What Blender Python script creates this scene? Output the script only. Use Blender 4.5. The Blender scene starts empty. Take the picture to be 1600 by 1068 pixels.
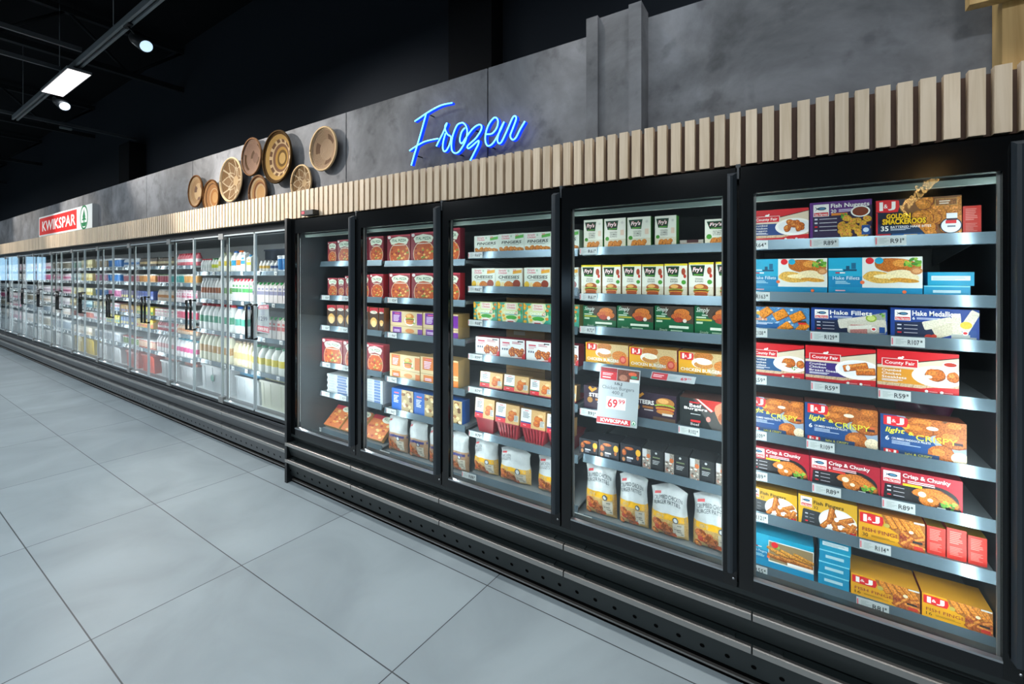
import bpy, math, random
from mathutils import Vector, Matrix, noise
sc = bpy.context.scene
COL = sc.collection

# ---------------------------------------------------------------- camera, exposure, world
# World: X runs toward the refrigerated wall, Y along the aisle away from the viewer, Z up. Metres.
FPX = 681.0                       # focal length in pixels of a 1600 px wide frame
THETA = math.atan(1064.0 / FPX)   # how far the camera is turned from the aisle toward the fridges
EYE = 1.607
HOR = 429.0                       # image row of the horizon
CT, ST = math.cos(THETA), math.sin(THETA)
cd = bpy.data.cameras.new('camera'); cam = bpy.data.objects.new('camera', cd); COL.objects.link(cam)
cam.location = (0, 0, EYE); cam.rotation_euler = (math.pi / 2, 0, -THETA)
cd.sensor_width = 36; cd.lens = FPX / 1600 * 36; cd.shift_y = -(534 - HOR) / 1600; cd.clip_start = .05; cd.clip_end = 200
sc.camera = cam
vs = sc.view_settings
vs.view_transform = 'Standard'; vs.look = 'None'; vs.gamma = 1; vs.use_curve_mapping = False
vs.exposure = 0.0
w = bpy.data.worlds.new('world'); sc.world = w; w.use_nodes = True
w.node_tree.nodes['Background'].inputs[0].default_value = (.75, .85, 1, 1)
w.node_tree.nodes['Background'].inputs[1].default_value = .02
sc.cycles.max_bounces = 8; sc.cycles.transparent_max_bounces = 24; sc.cycles.diffuse_bounces = 4
sc.cycles.glossy_bounces = 4; sc.cycles.sample_clamp_indirect = 4; sc.cycles.sample_clamp_direct = 0
sc.cycles.caustics_reflective = False; sc.cycles.caustics_refractive = False

def area(name, loc, aim, sx, sy, power, col=(1, 1, 1), spread=math.pi):
    l = bpy.data.lights.new(name, 'AREA'); l.shape = 'RECTANGLE'; l.size = sx; l.size_y = sy; l.energy = power; l.color = col; l.spread = spread
    o = bpy.data.objects.new(name, l); o.location = loc
    z = -Vector(aim).normalized(); x = Vector((0, 0, 1)).cross(z).normalized() if abs(z.z) < .99 else Vector((1, 0, 0)); y = z.cross(x)
    o.rotation_euler = Matrix((x, y, z)).transposed().to_euler(); COL.objects.link(o); return o
def spot(name, loc, target, power, angle, blend, col=(1, 1, 1), r=.04):
    l = bpy.data.lights.new(name, 'SPOT'); l.energy = power; l.spot_size = math.radians(angle); l.spot_blend = blend; l.color = col; l.shadow_soft_size = r
    o = bpy.data.objects.new(name, l); o.location = loc
    o.rotation_euler = (Vector(target) - Vector(loc)).to_track_quat('-Z', 'Y').to_euler(); COL.objects.link(o); return o

# linear panels over the aisle; unseen rows beyond it added for light and reflections
PANELS = [(1.6, .2), (1.6, 3.8), (1.6, 7.75)]
PANELS_B = [(-1.9, y) for y in (-.6, 3.4, 7.4, 11.4, 15.4, 19.4, 23.4)] + [(-4.6, y) for y in (1.5, 7.5, 13.5, 19.5)]
PW = 26.0
for i, (x, y) in enumerate(PANELS): area('panel_lamp', (x, y, 4.02), (0, 0, -1), .2, 1.15, PW, (.93, .97, 1))
for i, (x, y) in enumerate(PANELS_B): area('panel_lamp', (x, y, 4.09), (0, 0, -1), .3, 1.15, PW * 4.6, (.90, .96, 1))
# track spotlights: position of the lens, aim, power
SPOTS = [((1.72, 5.5, 3.92), (2.15, 3.6, 2.5), 110), ((1.73, 8.4, 3.92), (2.15, 6.2, 2.45), 520), ((.6, 11.4, 3.92), (2.15, 9.8, 2.4), 480),
         ((1.66, 3.0, 3.92), (2.1, 1.8, 2.2), 60), ((1.66, 1.35, 3.92), (2.1, .7, 2.15), 55), ((1.66, -1.0, 3.92), (2.1, -.9, 2.2), 70), ((.6, 15.4, 3.92), (2.15, 13.2, 2.4), 480),
         ((-.6, 6.6, 3.92), (2.15, 4.3, 2.5), 1500)]
for a, b, p in SPOTS: spot('track_lamp', Vector(a) + (Vector(b) - Vector(a)).normalized() * .03, b, p, 44, .9, (1, .92, .83), .03)
# LED strips inside the cabinets, behind the mullions
FZ = [-.599 + .775 * i for i in range(6)]          # freezer door boundaries along Y
DY0, DYP, DYN = 3.959, 1.19, 10                     # dairy: where pairs of doors meet
for i, y in enumerate(FZ):
    for sg in (1, -1):
        if (i == 0 and sg < 0) or (i == 5 and sg > 0): continue
        area('freezer_led', (1.986, y + .032 * sg, 1.52), (.75, sg, 0), .025, .72, 1.7, (.88, .98, 1))
        area('freezer_led', (1.986, y + .032 * sg, .76), (.75, sg, 0), .025, .80, 4.0, (.88, .98, 1))
area('freezer_top_led', (2.035, 1.34, 1.90), (.8, 0, -1), 3.8, .02, 1.2, (.88, .98, 1))
for i in range(DYN + 1):
    for sg in (1, -1):
        if i == 0 and sg < 0: continue
        area('dairy_led', (2.068, DY0 + (i - .5) * DYP + (.03 if i == 0 else .018 * sg), 1.12), (.8, sg, 0), .025, 1.4, 3.7 if i < 4 else 3.2, (.93, .98, 1))
area('dairy_top_led', (2.10, 9.5, 1.95), (1, 0, -.9), 12.2, .03, 8, (.93, .98, 1))

# ---------------------------------------------------------------- measuring
def P(X, px, py):
    """point of the plane at distance X toward the fridges that a given photo point shows: (Y, Z)"""
    z = FPX * X / (CT * (px + 264.0))
    return (z - X * ST) / CT, EYE - (py - HOR) * z / FPX
def PY(X, px): return P(X, px, HOR)[0]

# ---------------------------------------------------------------- colours and materials
def lin(c): return c / 12.92 if c <= .04045 else ((c + .055) / 1.055) ** 2.4
def hx(s, a=0.0):
    """#rrggbb to linear; the fourth number is how crumbed (grainy) the printed picture is there"""
    if not isinstance(s, str): return s
    s = s.lstrip('#'); s = s if len(s) == 6 else ''.join(q * 2 for q in (s or '888'))
    return (lin(int(s[0:2], 16) / 255), lin(int(s[2:4], 16) / 255), lin(int(s[4:6], 16) / 255), a)
def mat(name, col='#808080', rough=.5, metal=0, emit=None, es=0, spec=.5):
    m = bpy.data.materials.new(name); m.use_nodes = True; b = m.node_tree.nodes['Principled BSDF']; c = hx(col)
    b.inputs['Base Color'].default_value = (*c[:3], 1); b.inputs['Roughness'].default_value = rough; b.inputs['Metallic'].default_value = metal
    b.inputs['Specular IOR Level'].default_value = spec
    if emit: b.inputs['Emission Color'].default_value = (*hx(emit)[:3], 1); b.inputs['Emission Strength'].default_value = es
    return m
def nd(m, t, **k):
    n = m.node_tree.nodes.new(t)
    for a, v in k.items(): setattr(n, a, v)
    return n
def lk(m, a, b): m.node_tree.links.new(a, b)
def bsdf(m): return m.node_tree.nodes['Principled BSDF']
def printed(name, rough, spec=.5, bump=0):
    m = mat(name, rough=rough, spec=spec); at = nd(m, 'ShaderNodeAttribute', attribute_name='Col')
    co = nd(m, 'ShaderNodeTexCoord'); n = nd(m, 'ShaderNodeTexNoise'); n.inputs['Scale'].default_value = 210; n.inputs['Detail'].default_value = 3
    lk(m, co.outputs['Object'], n.inputs['Vector'])
    r = nd(m, 'ShaderNodeMapRange'); r.inputs['From Min'].default_value = .3; r.inputs['From Max'].default_value = .7
    r.inputs['To Min'].default_value = .45; r.inputs['To Max'].default_value = 1.5; lk(m, n.outputs['Fac'], r.inputs['Value'])
    vm = nd(m, 'ShaderNodeVectorMath', operation='SCALE'); lk(m, at.outputs['Color'], vm.inputs[0]); lk(m, r.outputs[0], vm.inputs['Scale'])
    mx = nd(m, 'ShaderNodeMix', data_type='RGBA'); lk(m, at.outputs['Alpha'], mx.inputs[0]); lk(m, at.outputs['Color'], mx.inputs[6]); lk(m, vm.outputs[0], mx.inputs[7])
    lk(m, mx.outputs[2], bsdf(m).inputs['Base Color'])
    if bump:
        n2 = nd(m, 'ShaderNodeTexNoise'); n2.inputs['Scale'].default_value = 22; n2.inputs['Detail'].default_value = 2; lk(m, co.outputs['Object'], n2.inputs['Vector'])
        bp = nd(m, 'ShaderNodeBump'); bp.inputs['Strength'].default_value = bump; bp.inputs['Distance'].default_value = .02
        lk(m, n2.outputs['Fac'], bp.inputs['Height']); lk(m, bp.outputs[0], bsdf(m).inputs['Normal'])
    return m
M = {}
M['card'] = printed('printed_card', .42, .35)
M['film'] = printed('printed_film', .3, .5, .35)
M['plastic'] = printed('coloured_plastic', .35, .45)
M['matte'] = printed('painted_matte', .75, .2)
M['black'] = mat('black_powder_coat', '#15181b', .38, spec=.4)
M['blackgloss'] = mat('black_gloss', '#07090b', .12, spec=.5)
M['slate'] = mat('slate_profile', '#2b3238', .35, spec=.5)
M['bumperblack'] = mat('bumper_black', '#1f2627', .42, spec=.4)
M['bumpergrey'] = mat('bumper_grey', '#53575a', .42, spec=.4)
M['strip'] = mat('aluminium_strip', '#a3a19e', .3, metal=.85)
M['stripgrey'] = mat('grey_strip', '#8b8d8c', .38, metal=.4)
M['steel'] = mat('steel', '#b8bcc0', .28, metal=.9)
M['trim'] = mat('clear_edge_trim', '#c6d2d6', .2, metal=.25)
M['rail'] = mat('price_rail', '#6f8490', .22, metal=.55)
M['shelf'] = mat('shelf_grey', '#8d979b', .4, metal=.4)
M['liner'] = mat('cabinet_liner', '#3d4549', .45)
M['linerdark'] = mat('cabinet_liner_dark', '#2a3135', .4)
M['white'] = mat('white_liner', '#d6dcdd', .45)
M['led'] = mat('led_strip', '#ffffff', .5, emit='#e6fbff', es=2.2)
M['ledtop'] = mat('pale_top_rail', '#7f8f89', .4)
M['ceil'] = mat('black_ceiling', '#0c0e11', .85, spec=.1)
M['wall'] = mat('navy_black_wall', '#1d2229', .8, spec=.15)
M['wallfar'] = mat('far_wall_grey', '#4a5054', .8, spec=.15)
M['crossrail'] = mat('crossrail_grey', '#45494d', .5)
M['truss'] = mat('truss_grey', '#1b1e21', .7, spec=.2)
M['track'] = mat('track_grey', '#74797c', .45)
M['lens'] = mat('lamp_lens', '#ffffff', .3, emit='#b8dcf8', es=1.1)
M['panelglow'] = mat('panel_diffuser', '#ffffff', .5, emit='#fff4f2', es=1.6)
M['neon'] = mat('neon_tube', '#7fc8ff', .3, emit='#58b8ff', es=3.2)
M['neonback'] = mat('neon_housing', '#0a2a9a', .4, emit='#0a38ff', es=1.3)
M['neonwarm'] = mat('warm_tube', '#ffe0a0', .3, emit='#ffca78', es=26)
M['dayglow'] = mat('daylit_window', '#ffffff', .5, emit='#a8dcff', es=1.7)
M['redled'] = mat('red_led', '#c02030', .4, emit='#e02040', es=.8)
M['gapshade'] = mat('painted_gap_shade', '#020202', .9, spec=.05)

def glassmat(name, tint, ior=1.5):
    m = bpy.data.materials.new(name); m.use_nodes = True; nt = m.node_tree; nt.nodes.clear()
    out = nd(m, 'ShaderNodeOutputMaterial'); tr = nd(m, 'ShaderNodeBsdfTransparent'); gl = nd(m, 'ShaderNodeBsdfGlossy'); gl.inputs['Roughness'].default_value = 0.015
    tr.inputs[0].default_value = (*tint, 1); g = nd(m, 'ShaderNodeNewGeometry'); mp = nd(m, 'ShaderNodeMapRange')
    mp.inputs['To Min'].default_value = ior; mp.inputs['To Max'].default_value = 1 / ior; lk(m, g.outputs['Backfacing'], mp.inputs['Value'])
    f = nd(m, 'ShaderNodeFresnel'); lk(m, mp.outputs[0], f.inputs['IOR']); mx = nd(m, 'ShaderNodeMixShader')
    lk(m, f.outputs[0], mx.inputs[0]); lk(m, tr.outputs[0], mx.inputs[1]); lk(m, gl.outputs[0], mx.inputs[2]); lk(m, mx.outputs[0], out.inputs[0])
    return m
M['glass'] = glassmat('door_glass', (.97, .985, .98))
M['coated'] = glassmat('coated_door_glass', (.96, .98, .98), 1.8)

def concrete():
    m = mat('concrete_panel', '#6d6e70', .72, spec=.2); co = nd(m, 'ShaderNodeTexCoord')
    n1 = nd(m, 'ShaderNodeTexNoise'); n1.inputs['Scale'].default_value = 1.6; n1.inputs['Detail'].default_value = 7; n1.inputs['Roughness'].default_value = .62; n1.inputs['Distortion'].default_value = .4
    lk(m, co.outputs['Object'], n1.inputs['Vector']); r = nd(m, 'ShaderNodeValToRGB'); e = r.color_ramp.elements
    e[0].position = .33; e[0].color = hx('#47494c')[:3] + (1,); e[1].position = .68; e[1].color = hx('#82858a')[:3] + (1,); e2 = r.color_ramp.elements.new(.5); e2.color = hx('#66686c')[:3] + (1,)
    lk(m, n1.outputs['Fac'], r.inputs[0]); n2 = nd(m, 'ShaderNodeTexNoise'); n2.inputs['Scale'].default_value = 9; n2.inputs['Detail'].default_value = 4
    lk(m, co.outputs['Object'], n2.inputs['Vector']); r2 = nd(m, 'ShaderNodeValToRGB'); q = r2.color_ramp.elements
    q[0].position = .3; q[0].color = (.55, .55, .56, 1); q[1].position = .42; q[1].color = (1, 1, 1, 1); lk(m, n2.outputs['Fac'], r2.inputs[0])
    mx = nd(m, 'ShaderNodeMix', data_type='RGBA', blend_type='MULTIPLY'); mx.inputs[0].default_value = .6; lk(m, r.outputs[0], mx.inputs[6]); lk(m, r2.outputs[0], mx.inputs[7])
    lk(m, mx.outputs[2], bsdf(m).inputs['Base Color']); return m
M['concrete'] = concrete()
def wood(name, a, b, sc_=(40, 40, 2.2)):
    m = mat(name, a, .5, spec=.3); co = nd(m, 'ShaderNodeTexCoord'); mp = nd(m, 'ShaderNodeMapping'); mp.inputs['Scale'].default_value = sc_
    lk(m, co.outputs['Object'], mp.inputs[0]); n = nd(m, 'ShaderNodeTexNoise'); n.inputs['Scale'].default_value = 1; n.inputs['Detail'].default_value = 5; n.inputs['Distortion'].default_value = 1.2
    lk(m, mp.outputs[0], n.inputs['Vector']); r = nd(m, 'ShaderNodeValToRGB'); e = r.color_ramp.elements
    e[0].position = .35; e[0].color = hx(b)[:3] + (1,); e[1].position = .6; e[1].color = hx(a)[:3] + (1,); lk(m, n.outputs['Fac'], r.inputs[0])
    mp2 = nd(m, 'ShaderNodeMapping'); mp2.inputs['Scale'].default_value = (0, 1 / .0571, 0); lk(m, co.outputs['Object'], mp2.inputs[0])
    wn = nd(m, 'ShaderNodeTexWhiteNoise', noise_dimensions='1D'); sp = nd(m, 'ShaderNodeSeparateXYZ'); lk(m, mp2.outputs[0], sp.inputs[0])
    fl = nd(m, 'ShaderNodeMath', operation='FLOOR'); lk(m, sp.outputs[1], fl.inputs[0]); lk(m, fl.outputs[0], wn.inputs['W'])
    mr = nd(m, 'ShaderNodeMapRange'); mr.inputs['To Min'].default_value = .86; mr.inputs['To Max'].default_value = 1.06; lk(m, wn.outputs['Value'], mr.inputs['Value'])
    v = nd(m, 'ShaderNodeVectorMath', operation='SCALE'); lk(m, r.outputs[0], v.inputs[0]); lk(m, mr.outputs[0], v.inputs['Scale']); lk(m, v.outputs[0], bsdf(m).inputs['Base Color'])
    return m
M['slat'] = wood('pale_birch_slats', '#dcc9b0', '#cbb69a')
M['slatback'] = mat('brown_backing', '#4a3223', .7)
M['pine'] = wood('pine_post', '#c9a86f', '#b08d55', (18, 18, 1.2))
def floormat():
    m = mat('floor_tiles', '#a4a9ac', .42, spec=.4); g = nd(m, 'ShaderNodeNewGeometry'); s = nd(m, 'ShaderNodeSeparateXYZ'); lk(m, g.outputs['Position'], s.inputs[0])
    def mth(op, a, b=None, c=None):
        n = nd(m, 'ShaderNodeMath', operation=op)
        for i, v in enumerate((a, b, c)):
            if v is None: continue
            if isinstance(v, (int, float)): n.inputs[i].default_value = v
            else: lk(m, v, n.inputs[i])
        return n.outputs[0]
    xx = mth('ADD', s.outputs[0], 10 * .607 - .617); yy = mth('ADD', mth('MULTIPLY_ADD', s.outputs[0], .06, s.outputs[1]), 12 - 1.36 - .0737)
    fx = mth('DIVIDE', xx, .607); fy = mth('DIVIDE', yy, 1.2)
    def edge(f, half): # 1 on the grout line
        d = mth('ABSOLUTE', mth('SUBTRACT', mth('FRACT', mth('ADD', f, .5)), .5)); return mth('LESS_THAN', d, half)
    gr = mth('MAXIMUM', edge(fx, .0026 / .607), edge(fy, .0026 / 1.2))
    cell = nd(m, 'ShaderNodeTexWhiteNoise', noise_dimensions='2D'); cx = nd(m, 'ShaderNodeCombineXYZ'); lk(m, mth('FLOOR', fx), cx.inputs[0]); lk(m, mth('FLOOR', fy), cx.inputs[1]); lk(m, cx.outputs[0], cell.inputs['Vector'])
    ns = nd(m, 'ShaderNodeTexNoise'); ns.inputs['Scale'].default_value = 1.7; ns.inputs['Detail'].default_value = 6; ns.inputs['Distortion'].default_value = .8
    ofs = nd(m, 'ShaderNodeVectorMath', operation='MULTIPLY_ADD'); lk(m, cell.outputs['Color'], ofs.inputs[0]); ofs.inputs[1].default_value = (9, 9, 9); lk(m, g.outputs['Position'], ofs.inputs[2]); lk(m, ofs.outputs[0], ns.inputs['Vector'])
    r = nd(m, 'ShaderNodeValToRGB'); e = r.color_ramp.elements; e[0].position = .3; e[0].color = hx('#88949a')[:3] + (1,); e[1].position = .7; e[1].color = hx('#9ba8ae')[:3] + (1,); lk(m, ns.outputs['Fac'], r.inputs[0])
    mx = nd(m, 'ShaderNodeMix', data_type='RGBA'); lk(m, gr, mx.inputs[0]); lk(m, r.outputs[0], mx.inputs[6]); mx.inputs[7].default_value = hx('#3e4448')[:3] + (1,)
    lk(m, mx.outputs[2], bsdf(m).inputs['Base Color']); return m
M['floor'] = floormat()

# ---------------------------------------------------------------- mesh builder
class MB:
    def __init__(s): s.v = []; s.f = []; s.c = []; s.m = []; s.s = []; s.ms = []
    def mi(s, m):
        if m not in s.ms: s.ms.append(m)
        return s.ms.index(m)
    def add(s, vs, fs, m, c=None, smooth=False):
        o = len(s.v); s.v.extend(tuple(q) for q in vs); i = s.mi(m); c = hx(c) if c is not None else (.5, .5, .5, 0)
        for f in fs: s.f.append([o + k for k in f]); s.m.append(i); s.c.append(c); s.s.append(smooth)
        return s
    def box(s, x0, x1, y0, y1, z0, z1, m, c=None, cs=None):
        """cs: optional colours per side {'-x','+x','-y','+y','-z','+z'}"""
        vs = [(x, y, z) for x in (x0, x1) for y in (y0, y1) for z in (z0, z1)]
        fs = {'-x': (0, 1, 3, 2), '+x': (4, 6, 7, 5), '-y': (0, 4, 5, 1), '+y': (2, 3, 7, 6), '-z': (0, 2, 6, 4), '+z': (1, 5, 7, 3)}
        o = len(s.v); s.v.extend(vs); i = s.mi(m)
        for k, f in fs.items():
            s.f.append([o + q for q in f]); s.m.append(i); s.s.append(False)
            s.c.append(hx((cs or {}).get(k, c)) if (c is not None or (cs and k in cs)) else (.5, .5, .5, 0))
        return s
    def bbox(s, x0, x1, y0, y1, z0, z1, m, b=.004, c=None):
        """box with the edges along Z and along Y chamfered"""
        pr = [(x0 + b, z0), (x1 - b, z0), (x1, z0 + b), (x1, z1 - b), (x1 - b, z1), (x0 + b, z1), (x0, z1 - b), (x0, z0 + b)]
        return s.prism(pr, y0, y1, m, c)
    def prism(s, pr, y0, y1, m, c=None):
        """profile in (x, z), extruded along y"""
        n = len(pr); vs = [(x, y0, z) for x, z in pr] + [(x, y1, z) for x, z in pr]
        a = sum(pr[i][0] * pr[(i + 1) % n][1] - pr[(i + 1) % n][0] * pr[i][1] for i in range(n))
        fs = [(i, (i + 1) % n, n + (i + 1) % n, n + i) for i in range(n)] + [tuple(range(n))[::-1], tuple(range(n, 2 * n))]
        if a > 0: fs = [tuple(reversed(f)) for f in fs]
        return s.add(vs, fs, m, c)
    def zprism(s, pr, z0, z1, m, c=None):
        n = len(pr); vs = [(x, y, z0) for x, y in pr] + [(x, y, z1) for x, y in pr]
        return s.add(vs, [(i, (i + 1) % n, n + (i + 1) % n, n + i) for i in range(n)] + [tuple(range(n))[::-1], tuple(range(n, 2 * n))], m, c)
    def tube(s, pts, r, m, n=8, c=None, closed=False):
        pts = [Vector(p) for p in pts]; rings = []; N = len(pts); up = Vector((0, 0, 1)); prev = None
        for i, p in enumerate(pts):
            t = (pts[min(i + 1, N - 1)] - pts[max(i - 1, 0)]).normalized()
            a = prev if prev is not None else (Vector((1, 0, 0)) if abs(t.x) < .9 else up)
            a = (a - t * a.dot(t)).normalized(); b = t.cross(a); prev = a
            rings.append([p + (a * math.cos(2 * math.pi * k / n) + b * math.sin(2 * math.pi * k / n)) * r for k in range(n)])
        vs = [q for rg in rings for q in rg]; fs = [(i * n + k, i * n + (k + 1) % n, (i + 1) * n + (k + 1) % n, (i + 1) * n + k) for i in range(N - 1) for k in range(n)]
        fs += [tuple(range(n))[::-1], tuple((N - 1) * n + k for k in range(n))]
        return s.add(vs, fs, m, c, True)
    def lathe(s, prof, m, n=16, cx=0, cy=0, e=1.0, sq=None, cols=None):
        """prof: (r, z) from bottom to top. sq: superellipse power for squarish bottles. cols: colour per segment"""
        o = len(s.v); i = s.mi(m); L = len(prof)
        for r, z in prof:
            for k in range(n):
                a = 2 * math.pi * (k + .5) / n; ca, sa = math.cos(a), math.sin(a)
                q = 1.0 if not sq else 1 / (abs(ca) ** sq + abs(sa) ** sq) ** (1 / sq)
                s.v.append((cx + r * q * ca, cy + r * q * sa * e, z))
        for j in range(L - 1):
            for k in range(n):
                s.f.append([o + j * n + k, o + j * n + (k + 1) % n, o + (j + 1) * n + (k + 1) % n, o + (j + 1) * n + k]); s.m.append(i); s.s.append(True); s.c.append(hx(cols[j]) if cols else (.5, .5, .5, 0))
        for j, rev in ((0, True), (L - 1, False)):
            f = [o + j * n + k for k in range(n)]; s.f.append(f[::-1] if rev else f); s.m.append(i); s.s.append(False); s.c.append(hx(cols[0 if rev else -1]) if cols else (.5, .5, .5, 0))
        return s
    def mesh(s, name):
        me = bpy.data.meshes.new(name); me.from_pydata(s.v, [], s.f)
        me.polygons.foreach_set('material_index', s.m); me.polygons.foreach_set('use_smooth', s.s)
        a = me.attributes.new('Col', 'FLOAT_COLOR', 'FACE'); a.data.foreach_set('color', [x for c in s.c for x in c])
        for m in s.ms: me.materials.append(M[m])
        me.update(); return me
    def obj(s, name, parent=None, loc=(0, 0, 0), rz=0):
        o = bpy.data.objects.new(name, s.mesh(name)); COL.objects.link(o); o.location = loc; o.rotation_euler = (0, 0, rz)
        if parent: o.parent = parent
        return o
def tag(o, label=None, cat=None, group=None, kind=None):
    for k, v in (('label', label), ('category', cat), ('group', group), ('kind', kind)):
        if v: o[k] = v
    return o
def thing(name, loc, label, cat, group=None):
    o = bpy.data.objects.new(name, None); o.empty_display_size = .05; COL.objects.link(o); o.location = loc; return tag(o, label, cat, group)
def struct(name, mb): return tag(mb.obj(name), kind='structure')

_tc = {}
def glyphs(text, bold=0.0, shear=0.0, font_res=2):
    """flat triangles of a word, normalised to the unit square: (verts, faces, aspect)"""
    k = (text, bold, shear)
    if k not in _tc:
        cu = bpy.data.curves.new('t', 'FONT'); cu.body = text; cu.size = 1; cu.resolution_u = font_res; cu.offset = bold * .6; cu.shear = shear; cu.fill_mode = 'FRONT'
        o = bpy.data.objects.new('t', cu); COL.objects.link(o); dg = bpy.context.evaluated_depsgraph_get(); dg.update()
        me = bpy.data.meshes.new_from_object(o.evaluated_get(dg)); v = [(p.co.x, p.co.y) for p in me.vertices]; f = [tuple(p.vertices) for p in me.polygons]
        bpy.data.objects.remove(o); bpy.data.curves.remove(cu); bpy.data.meshes.remove(me)
        x0 = min(p[0] for p in v); x1 = max(p[0] for p in v); y0 = min(p[1] for p in v); y1 = max(p[1] for p in v)
        _tc[k] = ([((a - x0) / (x1 - x0), (b - y0) / (y1 - y0)) for a, b in v], f, (x1 - x0) / (y1 - y0))
    return _tc[k]

# ================================================================ the room
Y0, Y1, XW, XO, ZC = -4.0, 34.0, 3.15, -6.5, 5.4
struct('floor', MB().box(XO, XW, Y0, Y1, -.1, 0, 'floor'))
struct('ceiling', MB().box(XO, XW, Y0, Y1, ZC, ZC + .1, 'ceil'))
struct('wall_fridge_side', MB().box(XW, XW + .15, Y0, Y1, 0, ZC, 'wall'))
struct('wall_far_end', MB().box(XO, XW, Y1, Y1 + .15, 0, ZC, 'wallfar'))
struct('wall_near_end', MB().box(XO, XW, Y0 - .15, Y0, 0, ZC, 'wallfar'))
struct('wall_opposite', MB().box(XO - .15, XO, Y0, Y1, 0, ZC, 'wallfar'))
# a dark pier on the wall and a dark pier further down the aisle
a, b = PY(3.0, 770), PY(3.0, 703)
struct('trim_1', MB().box(2.98, XW, a, b, 0, ZC, 'ceil'))
a, b = PY(2.95, 207), PY(2.95, 196)
struct('trim_2', MB().box(2.9, XW, a, b + .16, 0, P(2.95, 205, 222)[1], 'ceil'))
# daylit windows of the shop front far down the aisle and one across the aisle: seen mirrored in the glass doors
y, z0, z1, wd = 4.9, .95, 1.6, .8
f = struct('window_1', MB().box(XO, XO + .05, y - wd/2, y + wd/2, z0, z1, 'dayglow'))
m = MB()
for yy in (y - wd/2, y - wd/6, y + wd/6, y + wd/2 - .04): m.box(XO + .05, XO + .09, yy, yy + .04, z0, z1, 'black')
m.box(XO + .05, XO + .09, y - wd/2, y + wd/2, z1 - .04, z1, 'black').box(XO + .05, XO + .09, y - wd/2, y + wd/2, z0, z0 + .04, 'black')
m.obj('window_frame', f)
for i, x in enumerate((-.9, -1.9)):
    f = struct('window_%d' % (i + 2), MB().box(x - .35, x + .35, Y1 - .05, Y1, 1.3, 2.6, 'dayglow'))
    m = MB().box(x - .37, x + .37, Y1 - .09, Y1 - .05, 2.56, 2.64, 'black').box(x - .37, x + .37, Y1 - .09, Y1 - .05, 1.26, 1.32, 'black').box(x - .02, x + .02, Y1 - .09, Y1 - .05, 1.3, 2.6, 'black').obj('window_frame', f)

# ceiling steelwork
def beam(name, p, q, wd, h, m, label=None, cat=None, group=None):
    p, q = Vector(p), Vector(q); o = MB().box(-wd/2, wd/2, 0, (q - p).length, -h/2, h/2, m).obj(name, loc=p)
    o.rotation_euler = (q - p).to_track_quat('Y', 'Z').to_euler(); return tag(o, label, cat, group)
for y, lab in ((6.9, 'thin dark steel hanging rail across the aisle, nearest of three'), (7.75, 'thin dark steel hanging rail across the aisle just before the light panel'), (10.55, 'long steel crossrail at the far end of the light track')):
    beam('ceiling_crossrail', (XO, y, 4.2), (1.56 if y < 9 else XW, y, 4.2), .035, .05, 'crossrail', lab, 'ceiling rail')
for k, y in enumerate((8.5, 13, 17.5, 22, 26.5)):
    t = thing('roof_truss', (0, y, 0), 'dark steel roof truss crossing the black ceiling', 'roof truss', 'roof trusses in the black ceiling')
    m = MB().box(XO, XW, -.04, .04, 4.62, 4.7, 'truss'); m.obj('bottom_chord', t)
    MB().box(XO, XW, -.04, .04, 5.25, 5.33, 'truss').obj('top_chord', t)
    m = MB(); n = 14
    for j in range(n):
        xa = XO + (XW - XO) * j / n; xb = XO + (XW - XO) * (j + 1) / n
        za, zb = (4.66, 5.29) if j % 2 else (5.29, 4.66); m.tube([(xa, 0, za), (xb, 0, zb)], .022, 'truss', 6)
    m.obj('bracing', t)
for k, x in enumerate((-.4, 1.05)):
    t = tag(MB().box(x - .05, x + .05, Y0, Y1, 4.9, 5.05, 'truss').obj('cable_tray'), 'dark cable tray running along the ceiling ' + ('over the aisle centre' if k == 0 else 'above the light track'), 'cable tray')

# light track with panels and spotlights
TX, TZ = 1.60, 4.12
t = thing('lighting_track', (TX, 0, 0), 'grey lighting track hanging above the fridge aisle', 'lighting track')
m = MB().box(-.035, -.012, -2.5, 10.55, TZ - .02, TZ + .045, 'track').box(.012, .035, -2.5, 10.55, TZ - .02, TZ + .045, 'track').box(-.012, .012, -2.5, 10.55, TZ + .0, TZ + .04, 'black')
m.obj('rail', t)
for y in range(-2, 11, 2): MB().tube([(0, y, TZ + .04), (0, y, ZC)], .004, 'track', 5).obj('suspension_wire', t)
for i, (x, y) in enumerate(PANELS):
    lb = ['slim lit panel on the track above the camera', 'slim lit panel on the track over the freezers', 'bright rectangular light panel on the track at upper left'][i]
    p = thing('light_panel', (x, y, 4.03), lb, 'light panel')
    MB().box(-.11, .11, -.6, .6, 0, .03, 'track').box(-.03, .03, -.5, .5, .03, .06, 'track').obj('housing', p)
    MB().box(-.1, .1, -.59, .59, -.004, 0, 'panelglow').obj('diffuser', p)
for i, (x, y) in enumerate(PANELS_B):
    p = thing('light_panel', (x, y, 4.1), 'lit ceiling panel across the aisle, seen only as a mirror image', 'light panel', 'light panels over the rest of the shop')
    MB().box(-.16, .16, -.6, .6, 0, .03, 'track').obj('housing', p); MB().box(-.15, .15, -.59, .59, -.004, 0, 'panelglow').obj('diffuser', p)
sl = ['black spotlight on the track nearer than the light panel', 'black spotlight hanging just beyond the light panel', 'black spotlight hung from a crossrail over the aisle']
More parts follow.
